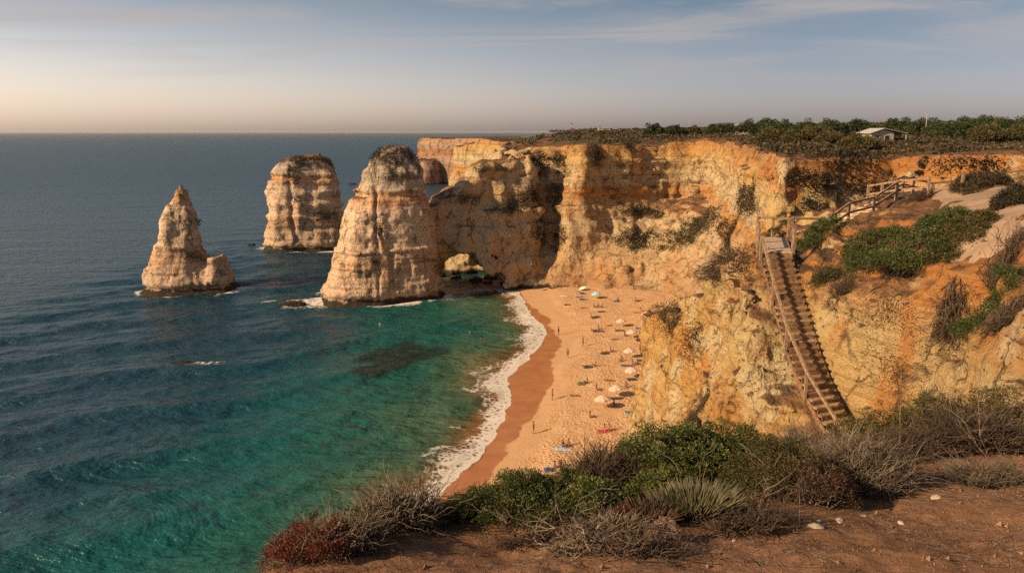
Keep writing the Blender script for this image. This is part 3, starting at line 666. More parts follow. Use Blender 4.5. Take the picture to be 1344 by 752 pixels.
def shrub(label,x,y,rx,ry,h,mat,name='shrub',rot=0.,clumps=70,leaves=60,leaf=.03,clump_r=.09,group=None,ground='near',aspect=.45,twigs=40,twig_r=.006,twigmat=None,lo=.3):
    if ground=='near': h*=1.25; rx*=1.15; ry*=1.15; clumps=int(clumps*2.2)
    else: clumps=int(clumps*1.45); leaves=int(leaves*1.35)
    zf=zground if ground=='near' else zland
    z0=float(zf(np.array([x]),np.array([y]))[0])
    e=empty(name,(x,y,z0)); tag(e,label,'shrub',group)
    Pc,Nc=dome_points(clumps,rx,ry,rot,zf,x,y,h,lo)
    n=clumps*leaves
    d=unit(rng.normal(size=(n,3))+np.repeat(Nc,leaves,0)*.55)
    rr=clump_r*rng.uniform(.65,1.35,clumps)
    P=np.repeat(Pc,leaves,0)+d*(np.repeat(rr,leaves)*rng.random(n)**.4)[:,None]*np.array([1,1,.8])
    N=d+.5*np.array([0,0,1])+.5*rng.normal(size=(n,3))
    base=np.repeat(np.clip(.42+.22*rng.normal(size=clumps),0,1),leaves)
    off=np.array([x,y,z0])
    me=leaf_mesh('foliage',P-off,N,leaf,mat,aspect,base=base); link('foliage',me,None,e)
    if twigs:
        pp=twig_paths(x,y,rx*.9,ry*.9,rot,h*.92,twigs,zf,5,.2,1)
        me=tubes('branches',np.concatenate(pp)-off,np.array([1.6,1.2,.9,.7,.4])*twig_r,twigmat or B_dark); link('branches',me,None,e)
    return e
def twiggy(label,x,y,rx,ry,h,name='dry_shrub',rot=0.,n=260,r=.004,mat=None,group=None,ground='near',leaves=0,leafmat=None,leaf=.018,wild=.25,side=4):
    if ground=='near': h*=1.2; rx*=1.12; ry*=1.12; n=int(n*1.2)
    zf=zground if ground=='near' else zland
    z0=float(zf(np.array([x]),np.array([y]))[0]); off=np.array([x,y,z0])
    e=empty(name,(x,y,z0)); tag(e,label,'shrub',group)
    pp=twig_paths(x,y,rx,ry,rot,h,n,zf,5,wild,side)
    me=tubes('twigs',np.concatenate(pp)-off,np.array([1.5,1.2,.9,.7,.4])*r,mat or B_twig); link('twigs',me,None,e)
    if leaves:
        allp=np.concatenate(pp); ii=rng.integers(0,len(allp),leaves); kk=rng.integers(1,5,leaves)
        P=allp[ii,kk]-off+rng.normal(size=(leaves,3))*leaf*.6
        me=leaf_mesh('foliage',P,rng.normal(size=(leaves,3))+np.array([0,0,.6]),leaf,leafmat,.5); link('foliage',me,None,e)
    return e
def at(u,D): # plan position at this picture column and distance
    return (u-672)/FPX*D*1.03
def tuft(label,x,y,rx,ry,h,n=900,r=.005,mat=None,name='tufted_shrub',lean=.5):
    z0=gz(x,y); off=np.array([x,y,z0]); e=empty(name,(x,y,z0)); tag(e,label,'shrub')
    a=rng.uniform(0,2*math.pi,n);q=np.sqrt(rng.random(n)); bx=x+q*np.cos(a)*rx*.75;by=y+q*np.sin(a)*ry*.75
    bz=ground_z(bx,by)-.03
    ln=h*rng.uniform(.55,1.1,n); L=np.stack([np.cos(a)*q*lean+rng.normal(size=n)*.12,np.sin(a)*q*lean+rng.normal(size=n)*.12,np.ones(n)],1)
    L=unit(L); k=4; t=np.linspace(0,1,k)[None,:,None]
    p=np.stack([bx,by,bz],1)[:,None]+L[:,None]*ln[:,None,None]*t+np.stack([np.cos(a)*q*.3,np.sin(a)*q*.3,-.05*q],1)[:,None]*ln[:,None,None]*t*t
    me=tubes('blades',p-off,np.array([.8,1.,1.1,.5])*r,mat or L_grey); link('blades',me,None,e)
    return e
# --- shrubs on the viewpoint ridge
TW='dry twiggy shrubs on the viewpoint ridge'
twiggy('spreading grey brown leafless shrub on the crest above the surf',at(505,7.0),7.0,.62,.5,.42,n=330,r=.0042,rot=.5)
twiggy('low grey leafless shrub at the left end of the earth crest',at(420,6.0),6.0,.5,.4,.30,n=260,r=.0035)
shrub('low rust red leaved shrub at the bottom left corner of the ridge',at(392,5.9),5.9,.40,.38,.26,L_red,clumps=60,leaves=55,leaf=.022,clump_r=.07,twigs=60,twig_r=.004,twigmat=B_twig)
shrub('olive tinged low shrub on the crest between red and grey shrubs',at(425,6.2),6.2,.5,.35,.26,L_olive,clumps=50,leaves=50,leaf=.02,clump_r=.06,twigs=60,twig_r=.004,twigmat=B_twig)
twiggy('small dark twiggy shrub at the foot of the surf where the crest dips',at(607,7.5),7.5,.34,.26,.22,n=140,r=.004,mat=B_dark,leaves=500,leafmat=L_brown)
shrub('dark green mastic shrub below the two blue beach towels',at(668,7.3),7.3,.62,.45,.34,L_mastic,clumps=100,leaves=85,leaf=.026,clump_r=.09)
shrub('small yellowish green mastic shrub in front of the bare twiggy one',at(775,7.3),7.2,.28,.24,.34,L_bright,clumps=34,leaves=80,leaf=.028,clump_r=.08)
shrub('green mastic shrub half hidden behind bare twigs on the slope',at(735,7.8),7.8,.42,.36,.34,L_mastic,clumps=60,leaves=80,leaf=.026,clump_r=.09)
twiggy('tall dark bare shrub of tangled twigs between two green bushes',at(790,8.4),8.4,.5,.42,.52,n=420,r=.0042,mat=B_dark,leaves=900,leafmat=L_brown)
shrub('largest bright green rounded bush at the foot of the ochre spur',at(885,8.7),8.7,.66,.5,.66,L_bright,name='bush',clumps=150,leaves=95,leaf=.03,clump_r=.105)
shrub('deep green bush filling the gap right of the bright green one',at(965,8.9),8.9,.45,.4,.60,L_mastic,name='bush',clumps=90,leaves=85,leaf=.028,clump_r=.10)
shrub('small bright green sprig bush in front of the large green bush',at(868,7.9),7.7,.30,.26,.34,L_bright,clumps=40,leaves=80,leaf=.03,clump_r=.085)
tuft('pale grey green clump of upright stems in front of the bushes',at(925,7.0),7.0,.40,.32,.36,n=1300)
tuft('smaller straw coloured clump of stems left of the pale grey one',at(862,6.9),6.8,.26,.24,.26,n=600,mat=L_brown)
shrub('brownish green heath bush right of the pale clump',at(1035,7.9),7.9,.52,.42,.52,L_olive,name='bush',clumps=120,leaves=90,leaf=.022,clump_r=.085,twigs=80,twigmat=B_twig)
shrub('low rusty brown bush nestled under the grey dome shrub',at(1085,7.6),7.5,.36,.3,.36,L_brown,clumps=70,leaves=80,leaf=.02,clump_r=.07,twigs=80,twigmat=B_twig)
twiggy('wide grey brown dome of fine dry twigs near the earth track',at(1140,8.4),8.4,.72,.5,.52,n=560,r=.0038,leaves=2600,leafmat=L_brown,leaf=.016)
twiggy('dry grey twig shrub peeking over behind the heath bush',at(1070,9.2),9.2,.6,.4,.50,n=360,r=.004,leaves=900,leafmat=L_brown)
shrub('yellow green shrub with thin bare stems below the stair foot',at(1165,11.4),11.4,.75,.55,.55,L_yellow,clumps=100,leaves=60,leaf=.03,clump_r=.11,twigs=110,twig_r=.006,twigmat=B_twig,lo=.1)
shrub('olive shrub with dead stems in the middle of the right hand hedge',at(1245,12.0),12.0,.85,.6,.68,L_olive,clumps=110,leaves=60,leaf=.03,clump_r=.11,twigs=140,twig_r=.006,twigmat=B_twig,lo=.1)
shrub('dark yellowish shrub at the right edge of the picture below cream rocks',at(1325,12.0),12.0,.85,.6,.74,L_yellow,clumps=110,leaves=60,leaf=.03,clump_r=.11,twigs=140,twig_r=.006,twigmat=B_twig,lo=.1)
twiggy('dark tangled dead shrub in front of the yellowish right edge shrub',at(1300,10.6),10.6,.85,.5,.55,n=360,r=.0048,mat=B_dark,leaves=1200,leafmat=L_brown,leaf=.022)
twiggy('low dead twig tangle where the hedge meets the earth track',at(1215,10.6),10.4,.6,.4,.36,n=240,r=.0045,mat=B_dark,leaves=700,leafmat=L_brown)
twiggy('dry straw coloured grass tuft beside the track at the right edge',at(1310,9.0),8.9,.55,.4,.26,n=260,r=.003)
shrub('dry pinkish white flowered plant at the bottom centre',at(884,6.1),6.1,.15,.13,.16,L_pink,name='flowering_plant',clumps=34,leaves=30,leaf=.014,clump_r=.03,twigs=40,twig_r=.003,twigmat=B_twig,aspect=.8)
shrub('small red leaved plant in front of the bright sprig bush',at(828,6.8),6.8,.15,.13,.12,L_red,clumps=18,leaves=26,leaf=.025,clump_r=.05,twigs=14,twig_r=.003)
shrub('tiny red leaved plant beside the pale grey clump',at(862,6.6),6.45,.09,.08,.10,L_red,clumps=9,leaves=24,leaf=.025,clump_r=.04,twigs=8,twig_r=.003)
twiggy('sprawling pale dead branches at the bottom centre edge',at(770,5.9),5.9,.6,.3,.16,n=45,r=.005,wild=.5,name='dead_branches')
twiggy('brown dead branches along the bottom edge below the flowered plant',at(850,5.7),5.7,.5,.3,.15,n=70,r=.004,mat=B_dark,wild=.5,name='dead_branches')
twiggy('dark low twigs lying in the shade of the heath bush',at(1000,6.6),6.6,.5,.35,.14,n=200,r=.0035,mat=B_dark,wild=.4,leaves=600,leafmat=L_brown)
twiggy('brown dry undergrowth below the dark green mastic shrub',at(700,6.5),6.5,.45,.25,.12,n=90,r=.0035,mat=B_dark,leaves=900,leafmat=L_brown)
twiggy('dry undergrowth between pale clump and bottom edge',at(805,6.4),6.4,.45,.3,.15,n=120,r=.0035,leaves=700,leafmat=L_brown)
# long bare branches sticking out
def bare(label,u,D,h,lean,seed,r=.008):
    x=at(u,D);z0=gz(x,D); rs=np.random.default_rng(seed); paths=[]
    def grow(p,d,L,rad,lev):
        k=6; pts=[p]
        for i in range(k-1):
            d=d+rs.normal(size=3)*.16; d/=np.linalg.norm(d); pts.append(pts[-1]+d*L/(k-1))
        paths.append((np.array(pts),rad))
        if lev<3:
            for j in range(3 if lev==0 else 2):
                i=rs.integers(2,k); dd=d+rs.normal(size=3)*.55; dd[2]=abs(dd[2])*.7+.1; dd/=np.linalg.norm(dd)
                grow(pts[i],dd,L*rs.uniform(.45,.7),rad*.62,lev+1)
    for b in range(3):
        d=np.array([lean+rs.normal()*.35,rs.normal()*.3,1.]); d/=np.linalg.norm(d); grow(np.array([rs.normal()*.03,rs.normal()*.03,-.05]),d,h*rs.uniform(.7,1.),r,0)
    P=np.stack([q for q,_ in paths]);R=np.stack([w*np.linspace(1,.5,6) for _,w in paths])
    e=empty('bare_branch',(x,D,z0)); tag(e,label,'dead branch'); link('twigs',tubes('twigs',P,R,B_twig,5),None,e)
bare('long bare forked branch rising in front of the dark mastic shrub',690,6.6,.62,-.1,3)
bare('pale bare branch leaning left over the bare twiggy shrub',752,6.5,.5,.35,5,.007)
bare('thin bare branch leaning across the large bright green bush',935,7.9,.5,-.5,8,.006)
bare('bare upright stems standing above the yellow green hedge',1215,11.0,1.0,.1,9,.008)
bare('bare stems crossing the cream rock at the right',1262,11.3,1.05,.35,12,.008)
bare('low bare branch stretching right of the heath bush base',1000,6.9,.5,.9,15,.006)
bare('bare branch arching over the dead shrub at the far right',1322,10.2,.75,-.8,18,.008)
# stones on the track
def stone_mesh(name,s,seed,mat):
    import bmesh
    bm=bmesh.new(); bmesh.ops.create_icosphere(bm,subdivisions=2,radius=1)
    rs=random.Random(seed); ph=[rs.uniform(0,9) for _ in range(6)]
    for v in bm.verts:
        k=1+.16*math.sin(v.co.x*2.3+ph[0])+.14*math.sin(v.co.y*3.1+ph[1])+.12*math.sin(v.co.z*2.7+ph[2])
        v.co=Vector((v.co.x*k*s[0],v.co.y*k*s[1],v.co.z*k*s[2]))
    me=bpy.data.meshes.new(name); bm.to_mesh(me); bm.free(); me.materials.append(mat)
    for p in me.polygons: p.use_smooth=rs.random()<.6
    return me
M_stone=plain('pale_stone',(.36,.29,.23),.95,.3,9)
for i,(u,v,s,lab) in enumerate([(1230,657,.07,'largest pale flat stone beside the earth track'),(1103,684,.05,'pale stone in the shade below the heath bush'),(1070,699,.07,'flat whitish stone lying nearest the bottom of the stone scatter'),(1073,683,.04,'small white stone just above the flat whitish one'),(1184,684,.042,'small pale stone on the track left of the largest stone'),(1135,676,.03,'tiny pale stone under the grey dome shrub'),(1062,692,.03,'tiny white stone left of the flat whitish one'),(1250,640,.028,'tiny stone uphill of the largest pale stone'),(965,712,.03,'reddish pebble sized stone below the pale clump')]):
    D=8.0
    for _ in range(12):
        p=PZ(u,v,gz(at(u,D),D)); D=.5*D+.5*p[1]
    x=p[0]; z=gz(x,D); o=link('stone',stone_mesh('stone',(s,s*.75,s*.42),i,M_stone)); o.location=(x,D,z+s*.1); o.rotation_euler=(0,0,i*1.3); tag(o,lab,'stone','pale stones on the earth track')
# pebbles and litter: nobody could count them
n=9500; xs=rng.uniform(-2.5,9,n); ys=rng.uniform(3.6,12,n); zs=ground_z(xs,ys); sz=rng.uniform(.004,.016,n)*(1+2*(rng.random(n)<.04))
ico=np.array([(0,0,1),(.9,0,-.1),(-.5,.8,0),(-.5,-.8,.1),(.2,.1,-.8)]); fq=np.array([(0,1,2),(0,2,3),(0,3,1),(4,2,1),(4,3,2),(4,1,3)])
Vp=(np.stack([xs,ys,zs],1)[:,None]+ico[None]*sz[:,None,None]*rng.uniform(.6,1.3,(n,1,3))).reshape(-1,3); Qp=(np.arange(n)[:,None,None]*5+fq[None]).reshape(-1,3)
me=npmesh('pebbles',Vp,Qp,False); me.materials.append(plain('pebble',(.20,.125,.08),.95,.4,2.)); tag(link('pebbles',me),'small pebbles and crumbs of earth strewn over the track','pebbles',kind='stuff')
n=9000; xs=rng.uniform(-2.5,9,n); ys=rng.uniform(3.6,12,n); den=fbm(xs/1.1,ys/1.1,xs*0,3); keep=den>-.12; xs,ys=xs[keep],ys[keep]; n=len(xs)
a=rng.uniform(0,6.28,n); ln=rng.uniform(.03,.16,n); t_=np.linspace(-.5,.5,3)
px=xs[:,None]+np.cos(a)[:,None]*ln[:,None]*t_; py=ys[:,None]+np.sin(a)[:,None]*ln[:,None]*t_; pz=ground_z(px,py)+.006+np.abs(rng.normal(size=(n,3)))*.012
me=tubes('twig_litter',np.stack([px,py,pz],2),np.array([.6,1,.5])*.0026,B_twig); tag(link('twig_litter',me),'dry twigs and straw littering the earth between the shrubs','litter',kind='stuff')
n=8000; xs=rng.uniform(-2.2,8,n); ys=rng.uniform(3.8,12,n); den=fbm(xs/1.3+9,ys/1.3,xs*0,3); keep=den>.08; xs,ys=xs[keep],ys[keep]; n=len(xs)
hgt=rng.uniform(.05,.16,n); t_=np.linspace(0,1,4)[None,:,None]; d=unit(np.stack([rng.normal(size=n)*.6,rng.normal(size=n)*.6,np.ones(n)],1))
p=np.stack([xs,ys,ground_z(xs,ys)-.01],1)[:,None]+d[:,None]*hgt[:,None,None]*t_+np.stack([rng.normal(size=n),rng.normal(size=n),-.4*np.ones(n)],1)[:,None]*(hgt*.4)[:,None,None]*t_**2
me=tubes('dry_grass',p,np.array([1,.9,.7,.3])*.0026,L_brown); tag(link('dry_grass',me),'thin dry grass sprouting between the foreground shrubs','grass',kind='stuff')
print('foreground',round(time.time()-T0,1))
#@@FG1
#@@OB0
# ------------------------------------------------------------------ wooden stairs, platform, fences
M_wood=plain('weathered_wood',(.20,.115,.065),.85,.35,6.); M_tread=plain('tread_wood',(.25,.155,.09),.85,.3,5.); M_rail=plain('rail_wood',(.25,.165,.105),.8,.35,7.)
M_treads=[M_tread,plain('tread_wood_dark',(.20,.12,.07),.9,.35,5.),plain('tread_wood_pale',(.30,.20,.125),.85,.3,5.)]
M_deck=plain('deck_wood',(.40,.30,.22),.85,.2,4.)
def sp(along,across,dz=0.):   # point on the flight; along>0 runs down the stairs, <0 up over the platform
    if along>0:
        h=SHEAD(along); i=min(int(along/SDS),len(STP)-2); b=STP[i]+(STP[i+1]-STP[i])*(along/SDS-i); n=np.array([math.cos(h),math.sin(h)])
    else: b=ST0[:2]+PLD*abs(along); n=np.array([PLD[1],-PLD[0]])
    q=b+n*across
    return Vector((q[0],q[1],ST0[2]-max(along,0)*RISE/GO+dz))
W=.68
e=empty('wooden_staircase',ST0); tag(e,'long steep flight of wooden steps running down the ochre hillside','staircase')
def loc(v): return Vector(v)-Vector(ST0)
NS=40
for i in range(1,NS):
    a=i*GO; z=-i*RISE; zs_=SHEAD(a)
    m=MB(); c=loc(sp(a,0)); c.z=z
    j=rng.normal()*.025
    m.box((c.x,c.y,z-.04+j*.3),(2*W+.06+j,.32,.075),zs_+j*.3)
    o=m.build('tread',M_treads[int(rng.integers(0,3))],e)
    m=MB(); c2=loc(sp(a-.13,0)); m.box((c2.x,c2.y,z+.085),(2*W-.02,.03,.175),zs_); m.build('riser',M_wood,o)
for s in(-1,1):
    m=MB(); 
    for k in range(10): m.beam(loc(sp(.05+k*1.05,s*(W+.06),-.32)),loc(sp(.05+(k+1)*1.05+.02,s*(W+.06),-.32)),.07+.002*(k%2),.34)
    m.build('stringer',M_wood,e)
prev=None
for i,a in enumerate((.25,2.2,4.0,5.6,7.2,8.8)):
    p=loc(sp(a,-(W+.14))); m=MB(); m.beam(p+Vector((0,0,-.9)),p+Vector((0,0,1.02)),.11,.11); m.build('post',M_rail,e)
    if prev is not None:
        for h,wd in((1.0,.10),):
            m=MB(); m.beam(prev+Vector((0,0,h)),p+Vector((0,0,h)),.10,.12); m.build('handrail',M_rail,e)
    prev=p
# viewing platform
PLL=5.2
pe=empty('viewing_platform',ST0); tag(pe,'small wooden landing with railings at the head of the stairs','platform')
nb=int(PLL/.2)
for i in range(nb):
    c=loc(sp(-.1-i*.2,0)); m=MB(); m.box((c.x,c.y,-.03+.004*rng.normal()),(2*W+.1,.186,.055),math.atan2(PLD[1],PLD[0])-math.pi/2); m.build('deck_board',M_deck,pe)
for s in(-1,1):
    m=MB(); m.beam(loc(sp(-.02,s*(W+.07),-.2)),loc(sp(-PLL,s*(W+.07),-.2)),.08,.32); m.build('side_beam',M_wood,pe)
m=MB(); m.beam(loc(sp(-.02,-W-.1,-.2)),loc(sp(-.02,W+.1,-.2)),.07,.3); m.build('end_beam',M_wood,pe)
def rail_run(parent,pts,h=1.1,rails=(1.0,),post=.12,off=Vector((0,0,0)),dig=.6,w=.09):
    prev=None
    for p in pts:
        p=Vector(p)-off; m=MB(); m.beam(p+Vector((0,0,-dig)),p+Vector((0,0,h)),post,post); m.build('post',M_rail,parent)
        if prev is not None:
            for r in rails:
                m=MB(); m.beam(prev+Vector((0,0,r)),p+Vector((0,0,r)),w,.11); m.build('rail',M_rail,parent)
        prev=p
O=Vector(ST0)
rail_run(pe,[sp(-.15,-(W+.14)),sp(-2.7,-(W+.14)),sp(-PLL,-(W+.14)),sp(-PLL,0),sp(-PLL,W+.14)],1.12,(1.06,),off=O)
rail_run(pe,[sp(-.15,W+.14),sp(-.95,W+.14)],1.12,(),off=O)
# upper flight: stone steps with a wooden rail
U0=Vector(UA); U1=Vector(UB)
us=empty('stone_steps',U0); tag(us,'short run of pale stone steps climbing from the landing to the path','steps')
M_step=plain('step_stone',(.42,.31,.20),.95,.3,3.)
nst=12; dU=(U1-U0); az=math.atan2(dU.y,dU.x)-math.pi/2
for i in range(nst):
    q=U0+dU*((i+.5)/nst); zt=U0.z+dU.z*(i+.7)/nst+.06
    m=MB(); Lr=Vector((q.x,q.y,zt-.35))-U0; m.box(Lr,(1.45+.12*rng.normal(),dU.length/nst*1.06,.72),az+.05*rng.normal()); o=m.build('step',M_step,us)
    bv=o.modifiers.new('b','BEVEL'); bv.width=.05; bv.segments=2
fe=empty('wooden_handrail',U0); tag(fe,'rustic timber handrail beside the stone steps above the landing','handrail')
side=Vector((-dU.y,dU.x,0)).normalized()
pts=[tuple(sp(-PLL,W+.3))]
for k in(.06,.28,.55,.8,1.0):
    q=U0+dU*k-side*1.0; pts.append((q.x,q.y,max(DROP(q.x,q.y,('hillside',)),U0.z+dU.z*k-.2)))
rail_run(fe,pts,1.15,(1.08,.55),off=U0)
fe=empty('wooden_fence',U1); tag(fe,'short timber fence with leaning posts at the top of the stone steps','fence')
pts=[]
for (x,y) in((22.0,45.9),(23.0,44.4),(24.2,43.2),(25.4,42.0)): pts.append((x,y,DROP(x,y,('hillside',))))
pts[0]=pts[0]
rail_run(fe,pts[:3],1.2,(1.12,.6),off=U1)
rail_run(fe,[pts[3]],1.2,(),off=U1)
fe=empty('wooden_fence',(28,52,36)); tag(fe,'timber rail fence along the back edge of the sandy path above the gully','fence')
pts=[]
for (x,y) in((24.2,48.6),(26.6,50.6),(29.2,51.6),(32.2,52.0),(35.4,52.2),(39,52.6)): pts.append((x,y,DROP(x,y,('hillside','rocky_spur'))))
rail_run(fe,pts,1.2,(1.1,.6),off=Vector((28,52,36)),post=.14)
# sandy path draped over the hillside
PATH=[(22.8,45.0),(24.0,46.0),(25.6,46.8),(26.4,45.4),(26.0,42.6),(24.6,39.0),(22.7,35.0),(20.9,31.2),(19.7,28),(19.3,24),(20.2,19)]
def catmull(P,n):
    P=[np.array(p,float) for p in P]; out=[]
    for i in range(len(P)-1):
        a,b,c,d=P[max(i-1,0)],P[i],P[i+1],P[min(i+2,len(P)-1)]
        for t in np.linspace(0,1,n,endpoint=False): out.append(.5*((2*b)+(-a+c)*t+(2*a-5*b+4*c-d)*t*t+(-a+3*b-3*c+d)*t**3))
    out.append(P[-1]); return np.array(out)
pc=catmull(PATH,14); tg=np.gradient(pc,axis=0); tg/=np.linalg.norm(tg,axis=1,keepdims=True); nm=np.stack([-tg[:,1],tg[:,0]],1)
K=11; V=[]
for i,(p,n_) in enumerate(zip(pc,nm)):
    wv=1.25+.2*math.sin(i*.35)+.010*i
    for j in range(K):
        q=p+n_*wv*(j/(K-1)*2-1); V.append((q[0],q[1],DROP(q[0],q[1],('hillside',))))
V=np.array(V); Zv=V[:,2].reshape(len(pc),K)
for _ in range(3): Zv=(Zv+np.pad(Zv,((1,1),(1,1)),'edge')[2:,1:-1]+np.pad(Zv,((1,1),(1,1)),'edge')[:-2,1:-1]+np.pad(Zv,((1,1),(1,1)),'edge')[1:-1,2:]+np.pad(Zv,((1,1),(1,1)),'edge')[1:-1,:-2])/5
Zv+=.10; Zv[:,0]-=.3; Zv[:,-1]-=.3; V[:,2]=Zv.ravel()
t=NT('path_sand'); P=t.pos(); a=t.noise(P,1.2,6,.6); b=t.noise(P,7,5,.6)
c=t.mix(t.mr(a,.3,.7),(.27,.18,.125),(.34,.24,.17)); c=t.mix(t.mr(b,.55,.7,0,.5),c,(.24,.14,.09))
M_path=t.done(t.bsdf(c,.95,t.bump(b,.7,.06),spec=.15))
me=npmesh('path',V,grid_faces(len(pc),K),True); me.materials.append(M_path); tag(link('path',me),'pale sandy footpath winding over the clifftop to the stairs','path',kind='structure')

# ------------------------------------------------------------------ hillside shrubs (resolved to real places on the slope)
def hs(u,v,rx,ry,h,label,mat,rot=0.,kind='leaf',**kw):
    p=PIX(u,v)
    if p is None: print('MISS',label); return
    D=p.y
    if kind=='leaf': return shrub(label,p.x,p.y,rx,ry,h,mat,name=kw.pop('name','hillside_shrub'),rot=rot,ground='land',leaf=kw.pop('leaf',.07),clump_r=kw.pop('clump_r',.22),clumps=kw.pop('clumps',90),leaves=kw.pop('leaves',45),twigs=kw.pop('twigs',14),twig_r=.014,**kw)
    return twiggy(label,p.x,p.y,rx,ry,h,name='hillside_dry_shrub',rot=rot,ground='land',n=kw.pop('n',150),r=.010,leaves=kw.pop('leaves',1100),leafmat=mat,leaf=.05,mat=B_dark,**kw)
hs(1212,322,2.5,1.8,.9,'large dark green carpet shrub spilling down from the sandy path',L_mastic,.5,clumps=300,leaves=60,name='carpet_shrub')
hs(1150,345,1.5,2.0,.8,'steep lower tongue of green shrub left of the orange bank',L_mastic,-.3,clumps=170,leaves=60,name='carpet_shrub')
hs(1258,318,1.3,1.0,.5,'brown tinged end of the carpet shrub beside the path',L_olive,.2,clumps=130,leaves=55,name='carpet_shrub')
hs(1073,315,1.1,.8,.75,'round green shrub hugging the right side of the landing',L_mastic,.3,clumps=80,leaves=55)
hs(1308,378,1.5,1.0,.62,'dark green spreading shrub above the cream rocks at the right edge',L_mastic,.5,clumps=150,leaves=60,leaf=.055)
hs(1252,402,.7,.7,.5,'grey brown dry shrub left of the green one at the right edge',L_brown,0,'twig')
hs(1325,345,1.1,.7,.45,'dry purple brown shrub above the green shrub at the right edge',L_brown,.3,'twig')
hs(1318,428,.7,.5,.45,'dry brown shrub hanging on the cream rock at the right edge',L_brown,0,'twig')
hs(1188,352,1.0,.6,.45,'dry grey shrub under the carpet shrub on the orange bank',L_brown,.3,'twig')
hs(1083,368,.55,.45,.4,'small olive shrub on the bank right of the upper stairs',L_olive,0,clumps=36,leaves=45)
hs(1100,385,.6,.5,.35,'dry brown shrub just below the small olive one by the stairs',L_brown,0,'twig',n=90)
hs(1310,240,3.6,2.0,1.2,'long green and brown shrub bank right of the sandy path',L_mastic,.2,clumps=220,leaves=55,leaf=.09,clump_r=.3)
hs(1284,250,1.5,1.2,.8,'heathery brown shrub bank nearest the bend of the path',L_heath,.2,clumps=150,leaves=50,leaf=.08,clump_r=.28)
hs(1334,268,1.0,.8,.6,'dark green shrub right of the path below the long shrub bank',L_dark,.2,clumps=110,leaves=50,leaf=.08)
hs(1205,262,1.2,.6,.4,'dry grey brush behind the posts at the top of the steps',L_brown,.3,'twig',n=120)
hs(1025,300,1.9,1.0,.9,'green shrub growing behind the landing rail',L_mastic,.2,clumps=100,leaves=50)
hs(945,345,1.6,1.4,.6,'dry scrub lower on the spur crest above the orange face',L_brown,0,'twig',n=120)
hs(920,560,1.2,.5,.45,'dry brown shrub at the foot of the ochre spur just behind the bushes',L_brown,0,'twig',n=120)
hs(1208,236,.6,.5,.4,'dark shrub under the back fence at the bend of the path',L_dark,0,clumps=60,leaves=45,leaf=.09)
print('hillside plants',round(time.time()-T0,1))

# ------------------------------------------------------------------ scrub clinging to the cliffs and stacks
FC={}
def facedata(o):
    if o.name not in FC:
        me=o.data; n=len(me.polygons); c=np.empty(n*3,np.float32);me.polygons.foreach_get('center',c); nn=np.empty(n*3,np.float32);me.polygons.foreach_get('normal',nn); a=np.empty(n,np.float32);me.polygons.foreach_get('area',a)
        FC[o.name]=(c.reshape(-1,3).astype(np.float64),nn.reshape(-1,3).astype(np.float64),a)
    return FC[o.name]
def patch(label,u,v,ru,rv,tilt=0.,mat=None,objs=None,leaf=.32,dens=26,thick=.7,name='cliff_shrub',group=None):
    """ru, rv: half size in metres across and up the face"""
    objs=objs or (cliff,spur); best=None; r=Vector(ray(u,v)).normalized()
    for o in objs:
        h=BV[o.name].ray_cast(Vector((0,0,EYE)),r)
        if h[0] is not None and (best is None or h[3]<best[3]): best=(h[0],h[1],o,h[3])
    if best is None: print('MISS',label); return
    p,nrm,o,_=best; c,nn,ar=facedata(o)
    d=c-np.array(p); rgt=np.array([1,.0,0]); a=d[:,0]; b=d[:,2]+d[:,1]*.15
    ca,sa=math.cos(tilt),math.sin(tilt); a2=a*ca+b*sa; b2=-a*sa+b*ca
    q=np.sqrt((a2/ru)**2+(b2/rv)**2+(d[:,1]/(2.2*max(ru,rv)))**2)+fbm(c[:,0]/2.5,c[:,1]/2.5,c[:,2]/2.5,3)*.75
    m=(q<1)&(nn[:,2]>-.35); idx=np.nonzero(m)[0]
    if len(idx)==0: print('EMPTY',label); return
    pr=ar[idx]*np.clip(1.25-q[idx],.1,1); n=int(min(14000,ar[idx].sum()*dens))
    k=rng.choice(idx,n,p=pr/pr.sum())
    jit=rng.normal(size=(n,3))*.3
    cl=fbm(c[k,0]/1.1,c[k,1]/1.1,c[k,2]/1.1,2)
    P=c[k]+jit+nn[k]*(rng.random(n)*thick*(.6+.8*cl))[:,None]+np.array([0,0,.1])
    N=nn[k]+.8*rng.normal(size=(n,3))+np.array([0,0,.6])
    me=leaf_mesh(name,P-np.array(p),N,leaf,mat or L_dark,.7,base=np.clip(.4+.5*cl,0,1)); ob=link(name,me); ob.location=p; tag(ob,label,'scrub',group); return ob
patch('dark diagonal band of scrub on the cliff above the arch',683,262,7.5,2.6,.55)
patch('dark scrub filling the upper cleft right of the pale headland',706,215,4.0,4.0,-.5)
patch('narrow dark scrub near the rim left of the buttress',733,215,2.2,3.2,.2)
patch('scrub strip on the steep gully left of the buttress',728,255,2.4,4.5,.3,L_olive)
patch('dark scrub low in the gully between arch and buttress',705,303,3.0,3.2,0)
patch('dark scrub at the foot of the gully beside the buttress',735,312,2.2,3.4,-.2)
patch('scrub on the ledge line of the pale headland',640,222,4.5,.8,.05)
patch('thin scrub fringe along the crest above the arch',610,262,4.5,1.0,.2)
patch('black scrub hanging on the crown of the buttress',782,208,2.2,3.0,0)
patch('scrub tuft on the ledge right of the buttress crown',815,213,2.0,1.6,0)
patch('dark hollow of scrub under the rim right of the buttress',826,195,2.2,2.0,0)
patch('dark scrub on the ledge at the foot of the recessed wall',838,278,6.5,1.6,-.1)
patch('dense dark green scrub on the talus under the recessed wall',838,315,5.0,3.2,-.1,L_dark,dens=34,thick=1.0)
patch('olive scrub covering the slope right of the talus',905,312,5.0,4.5,.4,L_olive)
patch('brownish scrub on the upper talus below the yellow wall',925,290,4.5,3.0,.2,L_heath)
